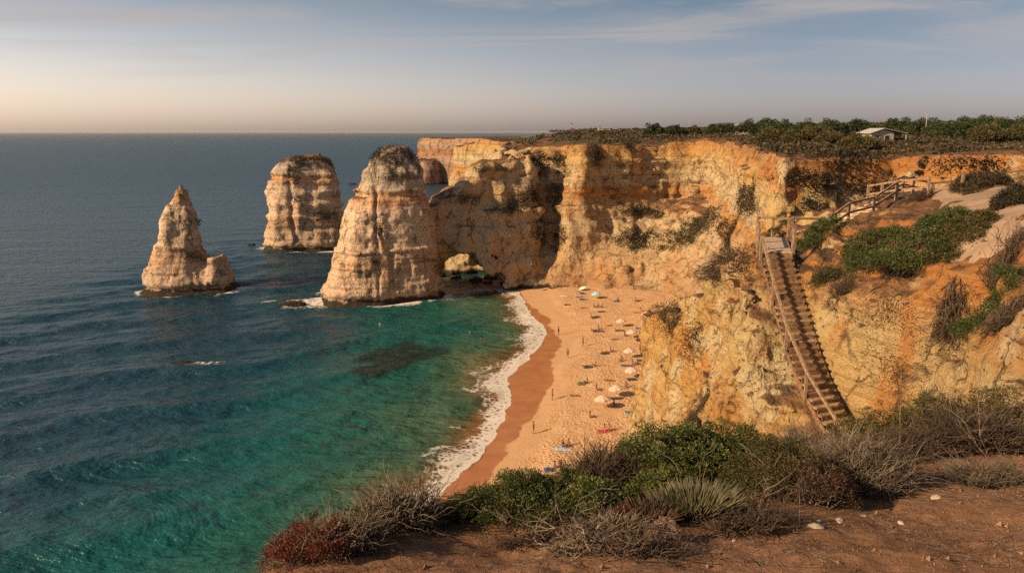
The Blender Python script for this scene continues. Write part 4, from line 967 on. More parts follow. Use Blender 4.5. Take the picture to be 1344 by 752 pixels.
patch('small green bush on the talus',869,325,1.1,1.0,0,L_mastic,dens=40)
patch('round dark bush on the recessed wall',858,248,.8,.8,0,dens=60)
patch('scrub on the shaded slope below the lit yellow wall',955,312,3.0,3.0,.3,L_heath)
patch('dark cleft of scrub running down the lit yellow wall',985,262,.9,5.0,-.6,L_heath)
patch('dark scrub along the rim of the shaded gully wall',1060,238,3.6,1.6,0)
patch('dark scrub under the rim at the back of the gully',1120,212,4.0,1.0,.05)
patch('scrub ledge across the middle of the gully wall',1085,248,4.5,.8,0,L_heath)
patch('round dark bush low on the gully wall',1063,270,1.3,1.4,0,dens=40)
patch('smaller round bush right of the other one on the gully wall',1100,262,.6,.5,0,dens=60)
patch('brown scrub on the slope behind the stone steps',1140,248,3.0,1.2,.1,L_heath)
patch('scrub along the yellow wall behind the back fence',1270,218,3.0,1.0,0)
patch('dark scrub spot on the yellow wall at the right',1300,222,1.4,1.0,0)
NE=(spur,hill); NK=dict(leaf=.11,dens=150,thick=.35,objs=NE)
patch('dark scrub capping the lowest knob of the ochre spur',886,424,2.4,1.0,-.2,L_heath,**NK)
patch('dark scrub in the hollow just below the spur knob cap',908,452,1.0,1.3,0,L_heath,**NK)
patch('grey brown scrub on the spur crest left of the landing',966,328,2.2,1.2,.3,L_heath,**NK)
patch('dry scrub on the spur edge under the landing',978,352,1.2,.9,0,L_brown,**NK)
patch('dark dry scrub in the cleft between orange bank and cream rock',1196,425,.45,1.3,.35,L_brown,leaf=.07,dens=260,thick=.28,objs=NE)
patch('dry scrub low in the cleft above the yellow green hedge',1172,490,.35,1.2,.35,L_brown,leaf=.07,dens=260,thick=.28,objs=NE)
patch('reddish dry scrub on the bank right of the middle of the stairs',1125,425,.9,.45,0,L_brown,leaf=.06,dens=200,thick=.15,objs=NE)
S3=(stC,)
patch('dark scrub cap on the tallest sea stack',513,203,6.0,2.2,0,L_dark,S3,dens=30,thick=.22,leaf=.24)
patch('dark scrub blot below the top of the tallest sea stack',512,232,4.0,1.5,0,L_dark,S3,thick=.2,dens=30,leaf=.24)
patch('dark streak of scrub in the middle of the tallest sea stack',497,300,1.0,1.4,.4,L_dark,S3,thick=.3)
patch('small round bush low on the tallest sea stack',490,343,.6,.6,0,L_dark,S3,dens=70,thick=.4)
S2=(stB,)
patch('dark scrub cap on the broad far sea stack',408,212,8.5,2.0,0,L_dark,S2,dens=26,thick=.25,leaf=.28)
patch('dark scrub left of the crack on the far sea stack',386,226,2.2,4.0,0,L_dark,S2,thick=.4)
patch('dark scrub blot right of centre on the far sea stack',427,283,3.2,2.2,0,L_dark,S2,thick=.5)
patch('dark scrub strip on the left face of the far sea stack',388,263,4.4,1.4,-.15,L_dark,S2,thick=.3,dens=12)
patch('dark band across the neck of the slim sea stack',243,292,2.8,.8,0,L_dark,(stA,),thick=.25,dens=18)
patch('small bush in the notch of the slim sea stack',251,337,1.5,1.0,0,L_dark,(stA,),thick=.5)
print('patches',round(time.time()-T0,1))

# ------------------------------------------------------------------ plateau: heath, trees, house, mast
n=150000
yy_=np.exp(rng.uniform(math.log(97),math.log(520),n)); xx_=rng.uniform(-.06,.80,n)*yy_
inl=np.maximum(polydist(RIM,xx_,yy_),polydist([(60,60),(60,255),(20,300),(30,400),(20,560),(60,700),(300,900),(9000,9000),(9000,60)],xx_,yy_))
den=fbm(xx_/9,yy_/16,xx_*0,4)+.35*vnoise(xx_/2.5,yy_/3.5,xx_*0)
mk=(inl>1.2)&(den>-.06-.25*sstep(3,16,inl)+.25*sstep(2.5,0,np.abs(xx_-34-.06*(yy_-96)-3)))
xx_,yy_,den,inl=xx_[mk],yy_[mk],den[mk],inl[mk]; n=len(xx_)
zz_=plateau_z(xx_,yy_)+np.where(inl>8,.3,0)
hump=np.clip(den+.15,0,.8)*1.5
P=np.stack([xx_,yy_,zz_+hump*rng.random(n)**.6],1)
sz=.20+.0016*yy_
me=leaf_mesh('heath_scrub',P,rng.normal(size=(n,3))*.6+np.array([-.15,0,.8]),sz,L_heath,.8,base=np.clip(.45+.6*fbm(xx_/6,yy_/10,xx_*0+4,3),0,1))
tag(link('heath_scrub',me),'low brown and olive heath scrub covering the plateau','heath',kind='stuff')
# low wind-shaped trees
def tree(label,x,y,w,h,mat=None,group='low trees along the skyline',name='tree',crown_lift=.45,depth=.8,n=None):
    z0=max(DROP(x,y,('cliff','plateau','rocky_spur')),0); e=empty(name,(x,y,z0)); tag(e,label,'tree',group)
    pts=[];m=MB()
    bx=.05*w*rng.normal()
    m.tube([(0,0,-.3),(bx*.5,0,h*.25),(bx,0,h*.5),(bx*1.6,.1,h*.8)],[.035*h+.08,.03*h+.06,.022*h+.05,.03],6)
    for k in range(4):
        a=k*1.6+rng.random(); m.tube([(bx*.6,0,h*.3),(bx+.22*w*math.cos(a),.2*w*math.sin(a),h*.55),(bx+.36*w*math.cos(a),.33*w*math.sin(a),h*.75)],[.02*h+.04,.012*h+.03,.02],5)
    m.build('trunk',B_bark,e,True)
    nc=int(30+w*5); a=rng.uniform(0,6.28,nc);q=np.sqrt(rng.random(nc))
    top=np.sqrt(1-q**2*.96)
    cz=h*crown_lift*.5+(h*(1-crown_lift*.35)-h*crown_lift*.5)*top*(.35+.65*rng.random(nc)**.45)*(1+.18*rng.normal(size=nc))
    Cp=np.stack([q*np.cos(a)*w/2+bx,q*np.sin(a)*w/2*depth,cz],1)
    L=n or 95; N_=nc*L; d=unit(rng.normal(size=(N_,3))); cr=.075*w+.25
    P=np.repeat(Cp,L,0)+d*(cr*rng.random(N_)**.35)[:,None]*np.array([1,1,.7])
    D=math.hypot(x,y); 
    me=leaf_mesh('crown',P,d+.5*rng.normal(size=(N_,3))+np.array([0,0,.5]),.07+.0011*D,mat or L_pine,.75,base=np.repeat(np.clip(.45+.25*rng.normal(size=nc),0,1),L)); link('crown',me,None,e); return e
for (u,v0,D,w,h,lab) in [
 (855,165,232,6,2.8,'dark round tree at the left end of the plateau tree line'),(880,167,236,6,2.4,'low tree second from the left end of the tree line'),(905,169,240,5,2.0,'squat tree just before the tree line rises'),
 (942,163,236,10,3.2,'broad tree where the tree line begins to rise above the yellow wall'),(978,160,215,10,3.4,'broad dark tree right above the corner of the yellow cliff'),(1003,157,225,8,3.6,'upright bushy tree behind the yellow cliff corner'),
 (1022,160,185,7,3.0,'mid sized tree left of the tall round one'),(1052,161,180,9,2.8,'low spreading tree in the middle of the skyline'),(1082,157,200,8,3.8,'tall round tree left of the white house'),(1062,166,160,6,2.2,'low shrubby tree in front of the tall round one'),
 (1118,159,205,9,3.2,'tree mass directly behind the left end of the house'),(1165,157,200,8,3.4,'tree rising behind the house roof'),(1205,158,190,10,3.2,'tree right of the house beside the thin pole'),(1222,160,175,7,2.6,'low tree right of the thin pole'),
 (1268,153,165,11,4.0,'highest rounded tree on the skyline right of the pole'),(1240,162,150,8,2.4,'low dark tree in front of the highest rounded one'),(1300,158,150,10,3.0,'spreading tree near the right end of the skyline'),(1332,153,160,9,3.8,'last tree at the right edge of the skyline'),
 (1335,164,125,7,2.2,'low bush tree near the right edge in front of the skyline'),(1285,167,125,7,1.8,'low bush tree on the heath right of the house'),(1125,182,112,6,1.8,'dark bush tree on the heath just below the house'),(1010,170,140,6,1.6,'olive bush tree on the heath above the cliff corner'),
 (1045,172,130,6,1.6,'olive bush tree on the heath in front of the tree line'),(1085,174,125,5,1.5,'low olive bush on the heath left of the house')]:
    x=(u-672)/FPX*D*1.0; zt=PY(u,v0,D)[2]; z0=max(DROP(x,D,('cliff','plateau','rocky_spur')),0)
    tree(lab,x,D,w,max(h*.7,zt-z0+.4),L_pine if h>2.3 else L_olive)
# house
hp=PIX(1153,179,('plateau','cliff')); hx,hy=72.5,148.; hz=DROP(hx,hy,('plateau','cliff'))+.1
he=empty('house',(hx,hy,hz-.3),.12); he.scale=(.86,.86,.86); tag(he,'small white single storey house with a pale low roof and open porch on the plateau','house')
M_white=plain('whitewash',(.40,.34,.28),.9,.08,1.5); M_shade=plain('shaded_wall',(.42,.46,.50),.9,.1,1.5); M_roof=plain('pale_roof',(.38,.36,.35),.85,.15,2.); M_glass=plain('dark_glass',(.03,.035,.04),.15,.1); M_door=plain('door_paint',(.16,.12,.09),.7,.2)  # porch wall carries its bluish shade in the wall colour
m=MB(); m.box((-1.2,0,1.25),(5.4,4.6,2.6)); 
m.add([(-3.9,-2.3,2.55),(1.5,-2.3,2.55),(-1.2,-2.3,3.35),(-3.9,2.3,2.55),(1.5,2.3,2.55),(-1.2,2.3,3.35)],[(0,1,2),(4,3,5)])
m.build('wall',M_white,he)
m=MB()
for s,x0,x1 in((-1,-4.5,-1.2),(1,-1.2,4.6)):
    zl,zr=(2.35,3.42) if s<0 else (3.42,2.3)
    m.add([(x0,-2.9,zl),(x1,-2.9,zr),(x1,2.9,zr),(x0,2.9,zl),(x0,-2.9,zl+.12),(x1,-2.9,zr+.12),(x1,2.9,zr+.12),(x0,2.9,zl+.12)],[(0,3,2,1),(4,5,6,7),(0,1,5,4),(2,3,7,6),(1,2,6,5),(3,0,4,7)])
rf=m.build('roof',M_roof,he)
for (x,w_) in((-2.7,1.0),(-.2,1.1)):
    m=MB(); m.box((x,-2.33,1.45),(w_,.08,1.0)); f_=m.build('window',M_white,he); m=MB(); m.box((x,-2.375,1.45),(w_-.16,.03,.84)); m.build('pane',M_glass,f_)
m=MB(); m.box((-1.5,-2.33,1.0),(.85,.07,2.0)); m.build('door',M_door,he)
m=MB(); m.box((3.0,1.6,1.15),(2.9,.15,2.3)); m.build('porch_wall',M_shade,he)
for y in(-2.6,0.2,2.4):
    m=MB(); m.box((4.3,y,1.15),(.16,.16,2.35)); m.build('porch_post',M_white,he)
# mast, aerial, far buildings
def mast(label,u,v0,v1,D,bands,w):
    x=(u-672)/FPX*D; zt=PY(u,v1,D)[2]; zb=min(PY(u,v0,D)[2],DROP(x,D,('plateau','distant_headland','cliff'))or 99)-.3
    e=empty('mast',(x,D,zb)); tag(e,label,'mast'); H=zt-zb
    if bands:
        for i in range(4):
            m=MB(); m.tube([(0,0,H*i/4),(0,0,H*(i+1)/4)],[w*(1-.12*i),w*(1-.12*(i+1))],8); m.build('shaft_section',M_white if i%2==0 else plain('red_band',(.28,.06,.04)),e,True)
        m=MB(); m.tube([(0,0,H),(0,0,H*1.06)],[w*.9,w*.3],8); m.build('lantern',M_roof,e)
    else:
        m=MB(); m.tube([(0,0,0),(0,0,H)],[w,w*.6],6); m.build('pole',M_roof,e); m=MB(); m.box((0,0,H*.97),(w*9,w*2,w*2)); m.build('crossarm',M_roof,e)
mast('slim red and white navigation mast standing on the far rim',748,174,161,330,True,.36)
mast('thin utility pole on the skyline right of the house',1203,165,147,185,False,.11)
mast('faint thin pole on the skyline above the low trees',900,170,158,260,False,.12)
for (u,v,D,w_,d_,h_,lab) in[(790,173,330,5,4,1.8,'low white building far off on the plateau left of the trees'),(803,174,330,2.5,2.5,1.4,'tiny white outbuilding beside the far low white building'),(967,162,230,3.2,3,3.2,'small pale hut between the skyline trees')]:
    x=(u-672)/FPX*D; z=DROP(x,D,('plateau','distant_headland','cliff')); e=empty('building',(x,D,z)); tag(e,lab,'building')
    m=MB(); m.box((0,0,h_/2),(w_,d_,h_)); m.build('wall',M_white,e); m=MB(); m.box((0,0,h_+.1),(w_+.5,d_+.5,.25)); m.build('roof',M_roof,e)
    m=MB(); m.box((w_*.15,-d_/2-.03,h_*.5),(w_*.18,.08,h_*.4)); m.build('window',M_glass,e)
for (u,v,s,lab) in[(992,180,1.0,'flat white rock lying on the heath above the yellow wall'),(1047,180,.5,'small white rock on the heath below the tree line'),(1238,172,.7,'pale rock on the heath right of the house')]:
    p=PIX(u,v,('plateau','cliff'))
    if p is not None: o=link('rock',stone_mesh('rock',(s*1.3,s,s*.45),int(u),M_stone)); o.location=p+Vector((0,0,.1)); tag(o,lab,'rock')
print('plateau',round(time.time()-T0,1))

# ------------------------------------------------------------------ rocks in the water and under the arch
def searock(label,x,y,z,s,seed,name='sea_rock'):
    import bmesh
    bm=bmesh.new(); bmesh.ops.create_icosphere(bm,subdivisions=5,radius=1); co=np.array([v.co[:] for v in bm.verts]); 
    w=np.array([co[:,0]*s[0],co[:,1]*s[1],co[:,2]*s[2]]).T; k=1+.32*fbm(co[:,0]*1.4+seed,co[:,1]*1.4,co[:,2]*1.4,3)+.10*fbm(co[:,0]*5+seed,co[:,1]*5,co[:,2]*5,3,True)
    me=bpy.data.meshes.new(name); 
    for v,c_ in zip(bm.verts,w*k[:,None]): v.co=c_
    bm.to_mesh(me); bm.free(); me.materials.append(M_wetrock)
    for p in me.polygons: p.use_smooth=True
    o=link(name,me); o.location=(x,y,z); return tag(o,label,'rock')
p=PZ(384,399,.3); searock('low dark wave washed rock in front of the tallest stack',p[0],p[1],.05,(3.0,1.3,.95),1)
p=PZ(240,478,.1); searock('half submerged dark rock alone in the open water well in front of the slim stack',p[0],p[1],-.02,(2.4,1.1,.6),2)
p=PZ(330,322,.1); searock('tiny dark rock awash left of the far sea stack',p[0],p[1],0.1,(1.5,1.0,.7),3)
p=PZ(462,242,.1); searock('distant dark rock awash between the two larger sea stacks',p[0],p[1],0.2,(3.,1.5,1.2),4)
rk_=[(612,356,1.7,1.3,'orange boulder under the arch at the left'),(650,352,2.4,1.6,'large golden boulder at the right foot of the arch'),(632,357,1.0,.7,'dark small boulder between the two arch boulders'),(598,366,1.1,.6,'dark boulder at the water under the arch'),(625,368,1.2,.6,'dark wet boulder in front of the arch mouth'),(645,366,1.3,.8,'dark boulder at the water edge right of the arch'),(660,362,1.4,.9,'brown boulder leaning on the cliff foot right of the arch'),(668,369,.8,.5,'small dark boulder at the start of the sand'),(640,372,.9,.45,'flat wet boulder farthest out from the arch'),(588,352,1.2,1.0,'boulder in the shade against the tallest stack'),(577,362,1.0,.7,'dark rock at the right foot of the tallest stack')]
for i,(u,v,s,h,lab) in enumerate(rk_):
    p=PZ(u,v,.2); s*=1.45; h*=1.5; searock(lab,p[0],p[1],h*.25,(s,s*.8,h),10+i,'boulder')

# ------------------------------------------------------------------ people and beach things
def skin_mesh(name,J,E,R,mat):
    me=bpy.data.meshes.new(name+'_cage'); me.from_pydata(J,E,[]); me.update(); o=bpy.data.objects.new('tmp',me); C.objects.link(o)
    md=o.modifiers.new('s','SKIN'); md.use_smooth_shade=True
    for v,r in zip(me.skin_vertices[0].data,R): v.radius=(r,r*.85) if not hasattr(r,'__len__') else r
    me.skin_vertices[0].data[0].use_root=True
    o.modifiers.new('u','SUBSURF').levels=1; o.modifiers['u'].render_levels=1
    bpy.context.view_layer.update(); dg=bpy.context.evaluated_depsgraph_get(); out=bpy.data.meshes.new_from_object(o.evaluated_get(dg)); out.name=name
    bpy.data.objects.remove(o); out.materials.clear(); out.materials.append(mat)
    return out
M_skin=[plain('skin_tan',(.36,.19,.11),.6,.1),plain('skin_deep',(.20,.105,.065),.6,.1),plain('skin_light',(.48,.28,.19),.6,.1)]
M_hair=[plain('dark_hair',(.02,.014,.01),.6,.2),plain('brown_hair',(.07,.035,.018),.6,.2)]
def swim(c): return plain('swimwear',c,.8,.1)
M_swim={k:swim(v) for k,v in dict(red=(.45,.05,.04),blue=(.04,.09,.25),black=(.02,.02,.022),teal=(.02,.22,.22),white=(.7,.68,.64),orange=(.55,.18,.04)).items()}
POSE={}
def stand():
    J=[(0,0,.92),(0,0,1.08),(0,-.01,1.25),(0,0,1.42),(0,0,1.50),(0,-.02,1.60),(0,-.02,1.70),
       (.19,0,1.40),(.24,.02,1.13),(.25,-.06,.90),(.26,-.10,.80),(-.19,0,1.40),(-.25,.03,1.14),(-.24,-.02,.90),(-.24,-.05,.80),
       (.10,0,.88),(.11,-.05,.48),(.12,.05,.09),(.13,-.12,.04),(-.10,0,.88),(-.12,.06,.48),(-.12,.14,.10),(-.13,-.02,.04)]
    E=[(0,1),(1,2),(2,3),(3,4),(4,5),(5,6),(3,7),(7,8),(8,9),(9,10),(3,11),(11,12),(12,13),(13,14),(0,15),(15,16),(16,17),(17,18),(0,19),(19,20),(20,21),(21,22)]
    R=[.14,.125,.15,.13,.06,.095,.085,.06,.045,.035,.04,.06,.045,.035,.04,.10,.062,.042,.04,.10,.062,.042,.04]
    return J,E,R
def sit():
    J=[(0,0,.12),(0,.06,.28),(0,.10,.44),(0,.10,.58),(0,.09,.66),(0,.05,.76),(0,.05,.86),
       (.19,.10,.56),(.24,.18,.30),(.26,.24,.06),(.27,.25,.03),(-.19,.10,.56),(-.24,-.08,.38),(-.16,-.30,.42),(-.14,-.36,.44),
       (.10,-.05,.12),(.13,-.42,.46),(.12,-.66,.08),(.12,-.80,.05),(-.10,-.05,.12),(-.13,-.42,.46),(-.12,-.66,.08),(-.12,-.80,.05)]
    _,E,R=stand(); return J,E,R
def lie():
    J=[(0,0,.12),(0,.16,.12),(0,.33,.13),(0,.50,.14),(0,.58,.15),(0,.68,.16),(0,.78,.16),
       (.19,.48,.12),(.30,.25,.09),(.27,.02,.06),(.25,-.06,.05),(-.19,.48,.12),(-.38,.60,.08),(-.22,.82,.08),(-.12,.86,.08),
       (.10,-.04,.11),(.14,-.45,.24),(.13,-.82,.06),(.13,-.88,.12),(-.10,-.04,.11),(-.12,-.46,.10),(-.14,-.86,.07),(-.15,-.92,.14)]
    _,E,R=stand(); return J,E,R
def blob(name,c,r,mat,cut=None):
    import bmesh
    bm=bmesh.new(); bmesh.ops.create_uvsphere(bm,u_segments=12,v_segments=8,radius=1)
    for v in bm.verts: v.co=Vector((v.co.x*r[0]+c[0],v.co.y*r[1]+c[1],v.co.z*r[2]+c[2]))
    me=bpy.data.meshes.new(name); bm.to_mesh(me); bm.free(); me.materials.append(mat)
    for p in me.polygons: p.use_smooth=True
    return me
BODY={}; HAIR={}; SWIM={}
for nm,fn in(('stand',stand),('sit',sit),('lie',lie)):
    J,E,R=fn()
    for k in range(3): BODY[nm,k]=skin_mesh('body',J,E,R,M_skin[k])
    hd=J[5]; hp_=J[6]
    off={'stand':(0,.03,.04),'sit':(0,.03,.04),'lie':(0,.05,.0)}[nm]
    for k in range(2): HAIR[nm,k]=blob('hair',(hd[0]+off[0],hd[1]+off[1]+.0,hd[2]+.06*(nm!='lie')+off[2]),(.105,.115,.115) if nm!='lie' else (.105,.115,.10),M_hair[k])
    for c,mt in M_swim.items():
        SWIM[nm,c]=blob('shorts',(J[0][0],J[0][1]-.01,J[0][2]-.01),{'stand':(.175,.135,.15),'sit':(.185,.15,.13),'lie':(.185,.15,.12)}[nm],mt)
        SWIM[nm,c,'top']=blob('bikini_top',(J[2][0],J[2][1]-(.02 if nm!='lie' else 0),J[2][2]+(.04 if nm!='lie' else 0)),(.18,.15,.09) if nm!='lie' else (.18,.09,.135),mt)
def beach_pt(u,v):
    return PIX(u,v,('beach',))
def person(u,v,pose,label,rz=0.,skin=0,hair=0,col='black',top=False,group='people on the beach',z=None,dx=0.,dy=0.):
    if z is None:
        p=beach_pt(u,v)
        if p is None: print('MISS',label); return
    else: p=Vector(PZ(u,v,z))
    e=empty('person',(p.x+dx,p.y+dy,(p.z if z is None else z)+(.0 if pose!='lie' else .03)),rz); tag(e,label,'person',group)
    link('body',BODY[pose,skin],None,e); link('hair',HAIR[pose,hair],None,e); link('shorts',SWIM[pose,col],None,e)
    if top: link('bikini_top',SWIM[pose,col,'top'],None,e)
    return e
M_cloth={k:plain('cloth_'+k,v,.9,.12) for k,v in dict(cream=(.52,.38,.30),white=(.72,.68,.62),blue=(.05,.10,.26),sky=(.30,.48,.62),dark=(.05,.05,.06),red=(.40,.07,.05),teal=(.03,.20,.22),green=(.10,.17,.07),pink=(.55,.30,.24),navy=(.025,.035,.09),olive=(.09,.09,.05)).items()}
M_pole=plain('umbrella_pole',(.5,.48,.45),.5,.1)
def umbrella(u,v,label,col='cream',r=1.1,h=1.9,tilt=(-.12,-.10),group='umbrellas on the sand'):
    p=beach_pt(u,v); e=empty('beach_umbrella',p); tag(e,label,'umbrella',group); e.rotation_euler=(tilt[1],tilt[0],rng.random()*.7)
    r*=.9; m=MB(); n=8; K=5; vs=[(0,0,h+.02)]; fs=[]
    for k in range(1,K+1):
        q=k/K
        for j in range(n*2):
            a=2*math.pi*j/(n*2); sc_=1 if j%2==0 else .93+.03*(1-q)
            vs.append((r*q*sc_*math.cos(a),r*q*sc_*math.sin(a),h-.52*q**1.5*r/1.15-(.03 if j%2 else 0)))
    N2=n*2
    for j in range(N2): fs.append((0,1+j,1+(j+1)%N2))
    for k in range(K-1):
        for j in range(N2): fs.append((1+k*N2+j,1+(k+1)*N2+j,1+(k+1)*N2+(j+1)%N2,1+k*N2+(j+1)%N2))
    m.add(vs,fs); me=m.mesh('canopy'); o=link('canopy',me,M_cloth[col],e); sl=o.modifiers.new('t','SOLIDIFY'); sl.thickness=.012
    m=MB()
    for j in range(N2):
        a=2*math.pi*j/N2;b_=2*math.pi*(j+1)/N2; ra=r*(1 if j%2==0 else .93);rb=r*(.93 if j%2==0 else 1); z=h-.52*r/1.15
        za=z-(.03 if j%2 else 0);zb=z-(0 if j%2 else .03)
        m.add([(ra*math.cos(a),ra*math.sin(a),za),(rb*math.cos(b_),rb*math.sin(b_),zb),(rb*1.0*math.cos(b_),rb*1.0*math.sin(b_),zb-.13),(ra*math.cos(a),ra*math.sin(a),za-.13)],[(0,1,2,3)])
    o=m.build('valance',M_cloth[col],e); o.modifiers.new('t','SOLIDIFY').thickness=.01
    m=MB(); m.tube([(0,0,-.3),(0,0,h+.12)],.022,6); m.build('pole',M_pole,e); return e
def towel(u,v,label,col,rz=0.,w=.95,l=1.9,group='towels on the sand'):
    p=beach_pt(u,v)
    if p is None: return
    m=MB(); nx,ny=5,9; vs=[]
    for i in range(nx):
        for j in range(ny): vs.append(((i/(nx-1)-.5)*w,(j/(ny-1)-.5)*l,.05+.02*rng.normal()))
    m.add(vs,[(i*ny+j,(i+1)*ny+j,(i+1)*ny+j+1,i*ny+j+1) for i in range(nx-1) for j in range(ny-1)])
    o=m.build('towel',M_cloth[col],None,True); o.modifiers.new('t','SOLIDIFY').thickness=.02; o.location=p; o.rotation_euler=(0,0,rz); return tag(o,label,'towel',group)
def lounger(u,v,label,col,rz=0.):
    p=beach_pt(u,v); e=empty('sunbed',p,rz); tag(e,label,'sunbed')
    m=MB(); m.box((0,0,.30),(.7,1.25,.07)); m.build('bed',M_cloth[col],e)
    m=MB(); m.beam((0,.62,.31),(0,1.15,.75),.7,.06); m.build('backrest',M_cloth[col],e)
    for sx in(-.3,.3):
        for sy in(-.55,.55): m=MB(); m.beam((sx,sy,-.05),(sx,sy,.28),.04,.04); m.build('leg',M_pole,e)
H=math.pi/2
# umbrellas
umbrella(739,367,'left one of the twin beige umbrellas at the foot of the buttress','cream',1.6,2.4,(-.25,0))
umbrella(750,367,'right one of the twin beige umbrellas at the foot of the buttress','cream',1.6,2.4,(.2,0))
umbrella(783,392,'light blue umbrella in the shaded part of the beach','sky',1.25,1.7)
umbrella(766,381,'low white umbrella tipped over near the twin umbrellas','white',1.2,1.0,(-.3,-.2))
umbrella(849,419,'cream umbrella highest up the sunlit sand near the cliff','cream',1.2,1.6)
umbrella(816,429,'cream umbrella standing left of the dark towels in the upper sunlit sand','cream',1.1,1.7)
umbrella(830,444,'cream umbrella in front of a blue windbreak','cream',1.2,1.7)
umbrella(827,470,'cream umbrella alone in the middle of the sunlit sand','cream',1.15,1.8)
umbrella(830,496,'cream umbrella below the crowded blue towels','cream',1.2,1.8)
umbrella(810,521,'cream umbrella right above the largest cream one','cream',1.25,1.9)
umbrella(792,536,'nearest and largest looking cream umbrella','cream',1.3,1.95)
# people
G='people on the beach'
person(701,371,'stand','person standing by the cliff foot at the far left end of the sand',.5,1)
person(706,370,'stand','second of the pair standing at the cliff foot, right of the first',1.5,1,col='red')
person(709,377,'sit','person sitting in the shade nearest the water below the standing pair',1.2,1)
person(715,381,'lie','person lying on the shaded sand below the sitting one',-1.1,1)
person(735,373,'sit','person sitting left of the twin umbrellas in the shade',-1,1)
person(729,374,'lie','person lying beside the one left of the twin umbrellas',1.3,1)
person(745,369,'stand','person standing under the twin beige umbrellas',0,1)
person(751,370,'sit','person sitting under the right twin umbrella',0,1)
person(757,377,'sit','person in white sitting beside the tipped white umbrella',0,0,col='white',top=True)
person(780,404,'sit','left of three people sitting together at the edge of the shade',.6,1,col='red')
person(785,403,'sit','middle of three people sitting together at the edge of the shade',-.6,1)
person(790,404,'sit','right of three people sitting together at the edge of the shade',-1.4,1,col='blue')
person(811,395,'sit','person sitting on blue towel in the shade right of the light blue umbrella',-.8,1,col='blue')
person(834,396,'sit','person sitting up in the shade near the right end of the beach',1.1,1)
person(840,395,'lie','person lying beside the one sitting near the right end of the shade',1.5,1)
person(783,416,'lie','person lying on dark mat at the top of the sunlit sand',1.75,1)
person(776,417,'sit','person sitting at the left end of the upper dark mat',1.2,1)
person(841,409,'sit','person sitting left of the highest cream umbrella',1.2,0,col='red')
person(836,411,'lie','person lying left of the one by the highest cream umbrella',1.5,0)
person(862,402,'sit','person sitting on pale sand just below the shade near the spur',-1.3,1)
person(866,403,'lie','person lying right of the sitting one just below the shade',1.6,1)
person(894,400,'sit','person in the far corner where sand meets the orange cliff',.3,1,col='red')
person(900,399,'sit','last person of the far corner group by the orange cliff',-.3,1,col='blue')
person(799,428,'lie','person in red lying left of the upper cream umbrella',-1.2,0,col='red',top=True)
person(786,433,'sit','person sitting on dark towel left of the upper umbrellas',1.3,1)
person(781,434,'lie','person lying beside the sitter left of the upper umbrellas',1.6,1)
person(867,420,'sit','person sitting on the blue sheet near the spur',.4,1)
person(855,438,'sit','left of two people sitting close together beside the spur',.3,1,col='red')
person(860,438,'sit','right of two people sitting close together beside the spur',-.4,1,col='black')
person(836,446,'sit','left sitter of the pair in front of the blue windbreak',.9,1)
person(841,445,'sit','right sitter of the pair in front of the blue windbreak',.5,1)
person(849,446,'lie','person lying right of the pair in front of the windbreak',1.55,1)
person(802,462,'sit','person sitting alone left of the middle cream umbrella',1.4,1)
person(795,463,'lie','person lying left of the sitter by the middle cream umbrella',1.6,1)
person(781,481,'sit','person sitting at the left edge of the crowd halfway down the sand',-1.5,1)
person(771,481,'lie','person lying left of the sitter at the left edge of the crowd',1.6,1)
person(830,478,'sit','person sitting among crowded blue towels',.5,0,col='red')
person(836,478,'sit','second person among crowded blue towels, right of the red one',-.5,1,col='blue')
person(823,481,'lie','person lying left among crowded blue towels',1.4,1)
person(766,503,'lie','person lying on green towel near the smooth sand',1.5,1,col='white')
person(770,503,'sit','person sitting up behind the green towel near the smooth sand',-1.3,1)
person(838,518,'sit','person sitting on sunbed side just left of the spur foot',.5,1)
person(794,565,'sit','left of two reddish people sitting together low on the sand',1.0,0,col='red',top=True)
person(800,565,'sit','right of two reddish people sitting together low on the sand',1.3,0,1,col='red',top=True)
person(739,586,'sit','left person sitting behind the bright blue towel',.4,1)
person(746,585,'sit','right person sitting behind the bright blue towel',-.3,1)
person(729,614,'sit','person leaning back beside the navy towel above the bushes',1.2,1)
person(737,613,'sit','person half hidden by the bushes beside the navy towel',.6,1)
person(700,569,'stand','person standing upright on the wet smooth sand, long shadow to the right',1.2,0,0,'black',True)
person(725,525,'stand','dark figure walking on the smooth sand farther up than the standing one',2.0,1)
person(551,643,'stand','person standing in the surf behind the left crest shrub',.8,1,z=-.25)
person(635,580+70,'sit','small figure crouching alone on the smooth sand near the bottom',1.5,1)
for i,(u,v,lab) in enumerate([(557,544,'swimmer in green water nearest the surf'),(632,454,'swimmer left of the pair below the stack shadow'),(661,458,'swimmer close to the foam at the middle of the bay'),(617,444,'swimmer farthest left of the middle swimmers'),(474,632,'right one of the two swimmers side by side in teal water'),(469,634,'left one of the two swimmers side by side in teal water'),(690,402,'bather in the shallows at the edge of the stack shadow'),(466,425,'swimmer in front of the tallest sea stack'),(499,433,'second swimmer in front of the tallest stack, farther right')]):
    person(u,v,'stand',lab,i*.7,i%2,0,group='swimmers in the bay',z=-1.28)
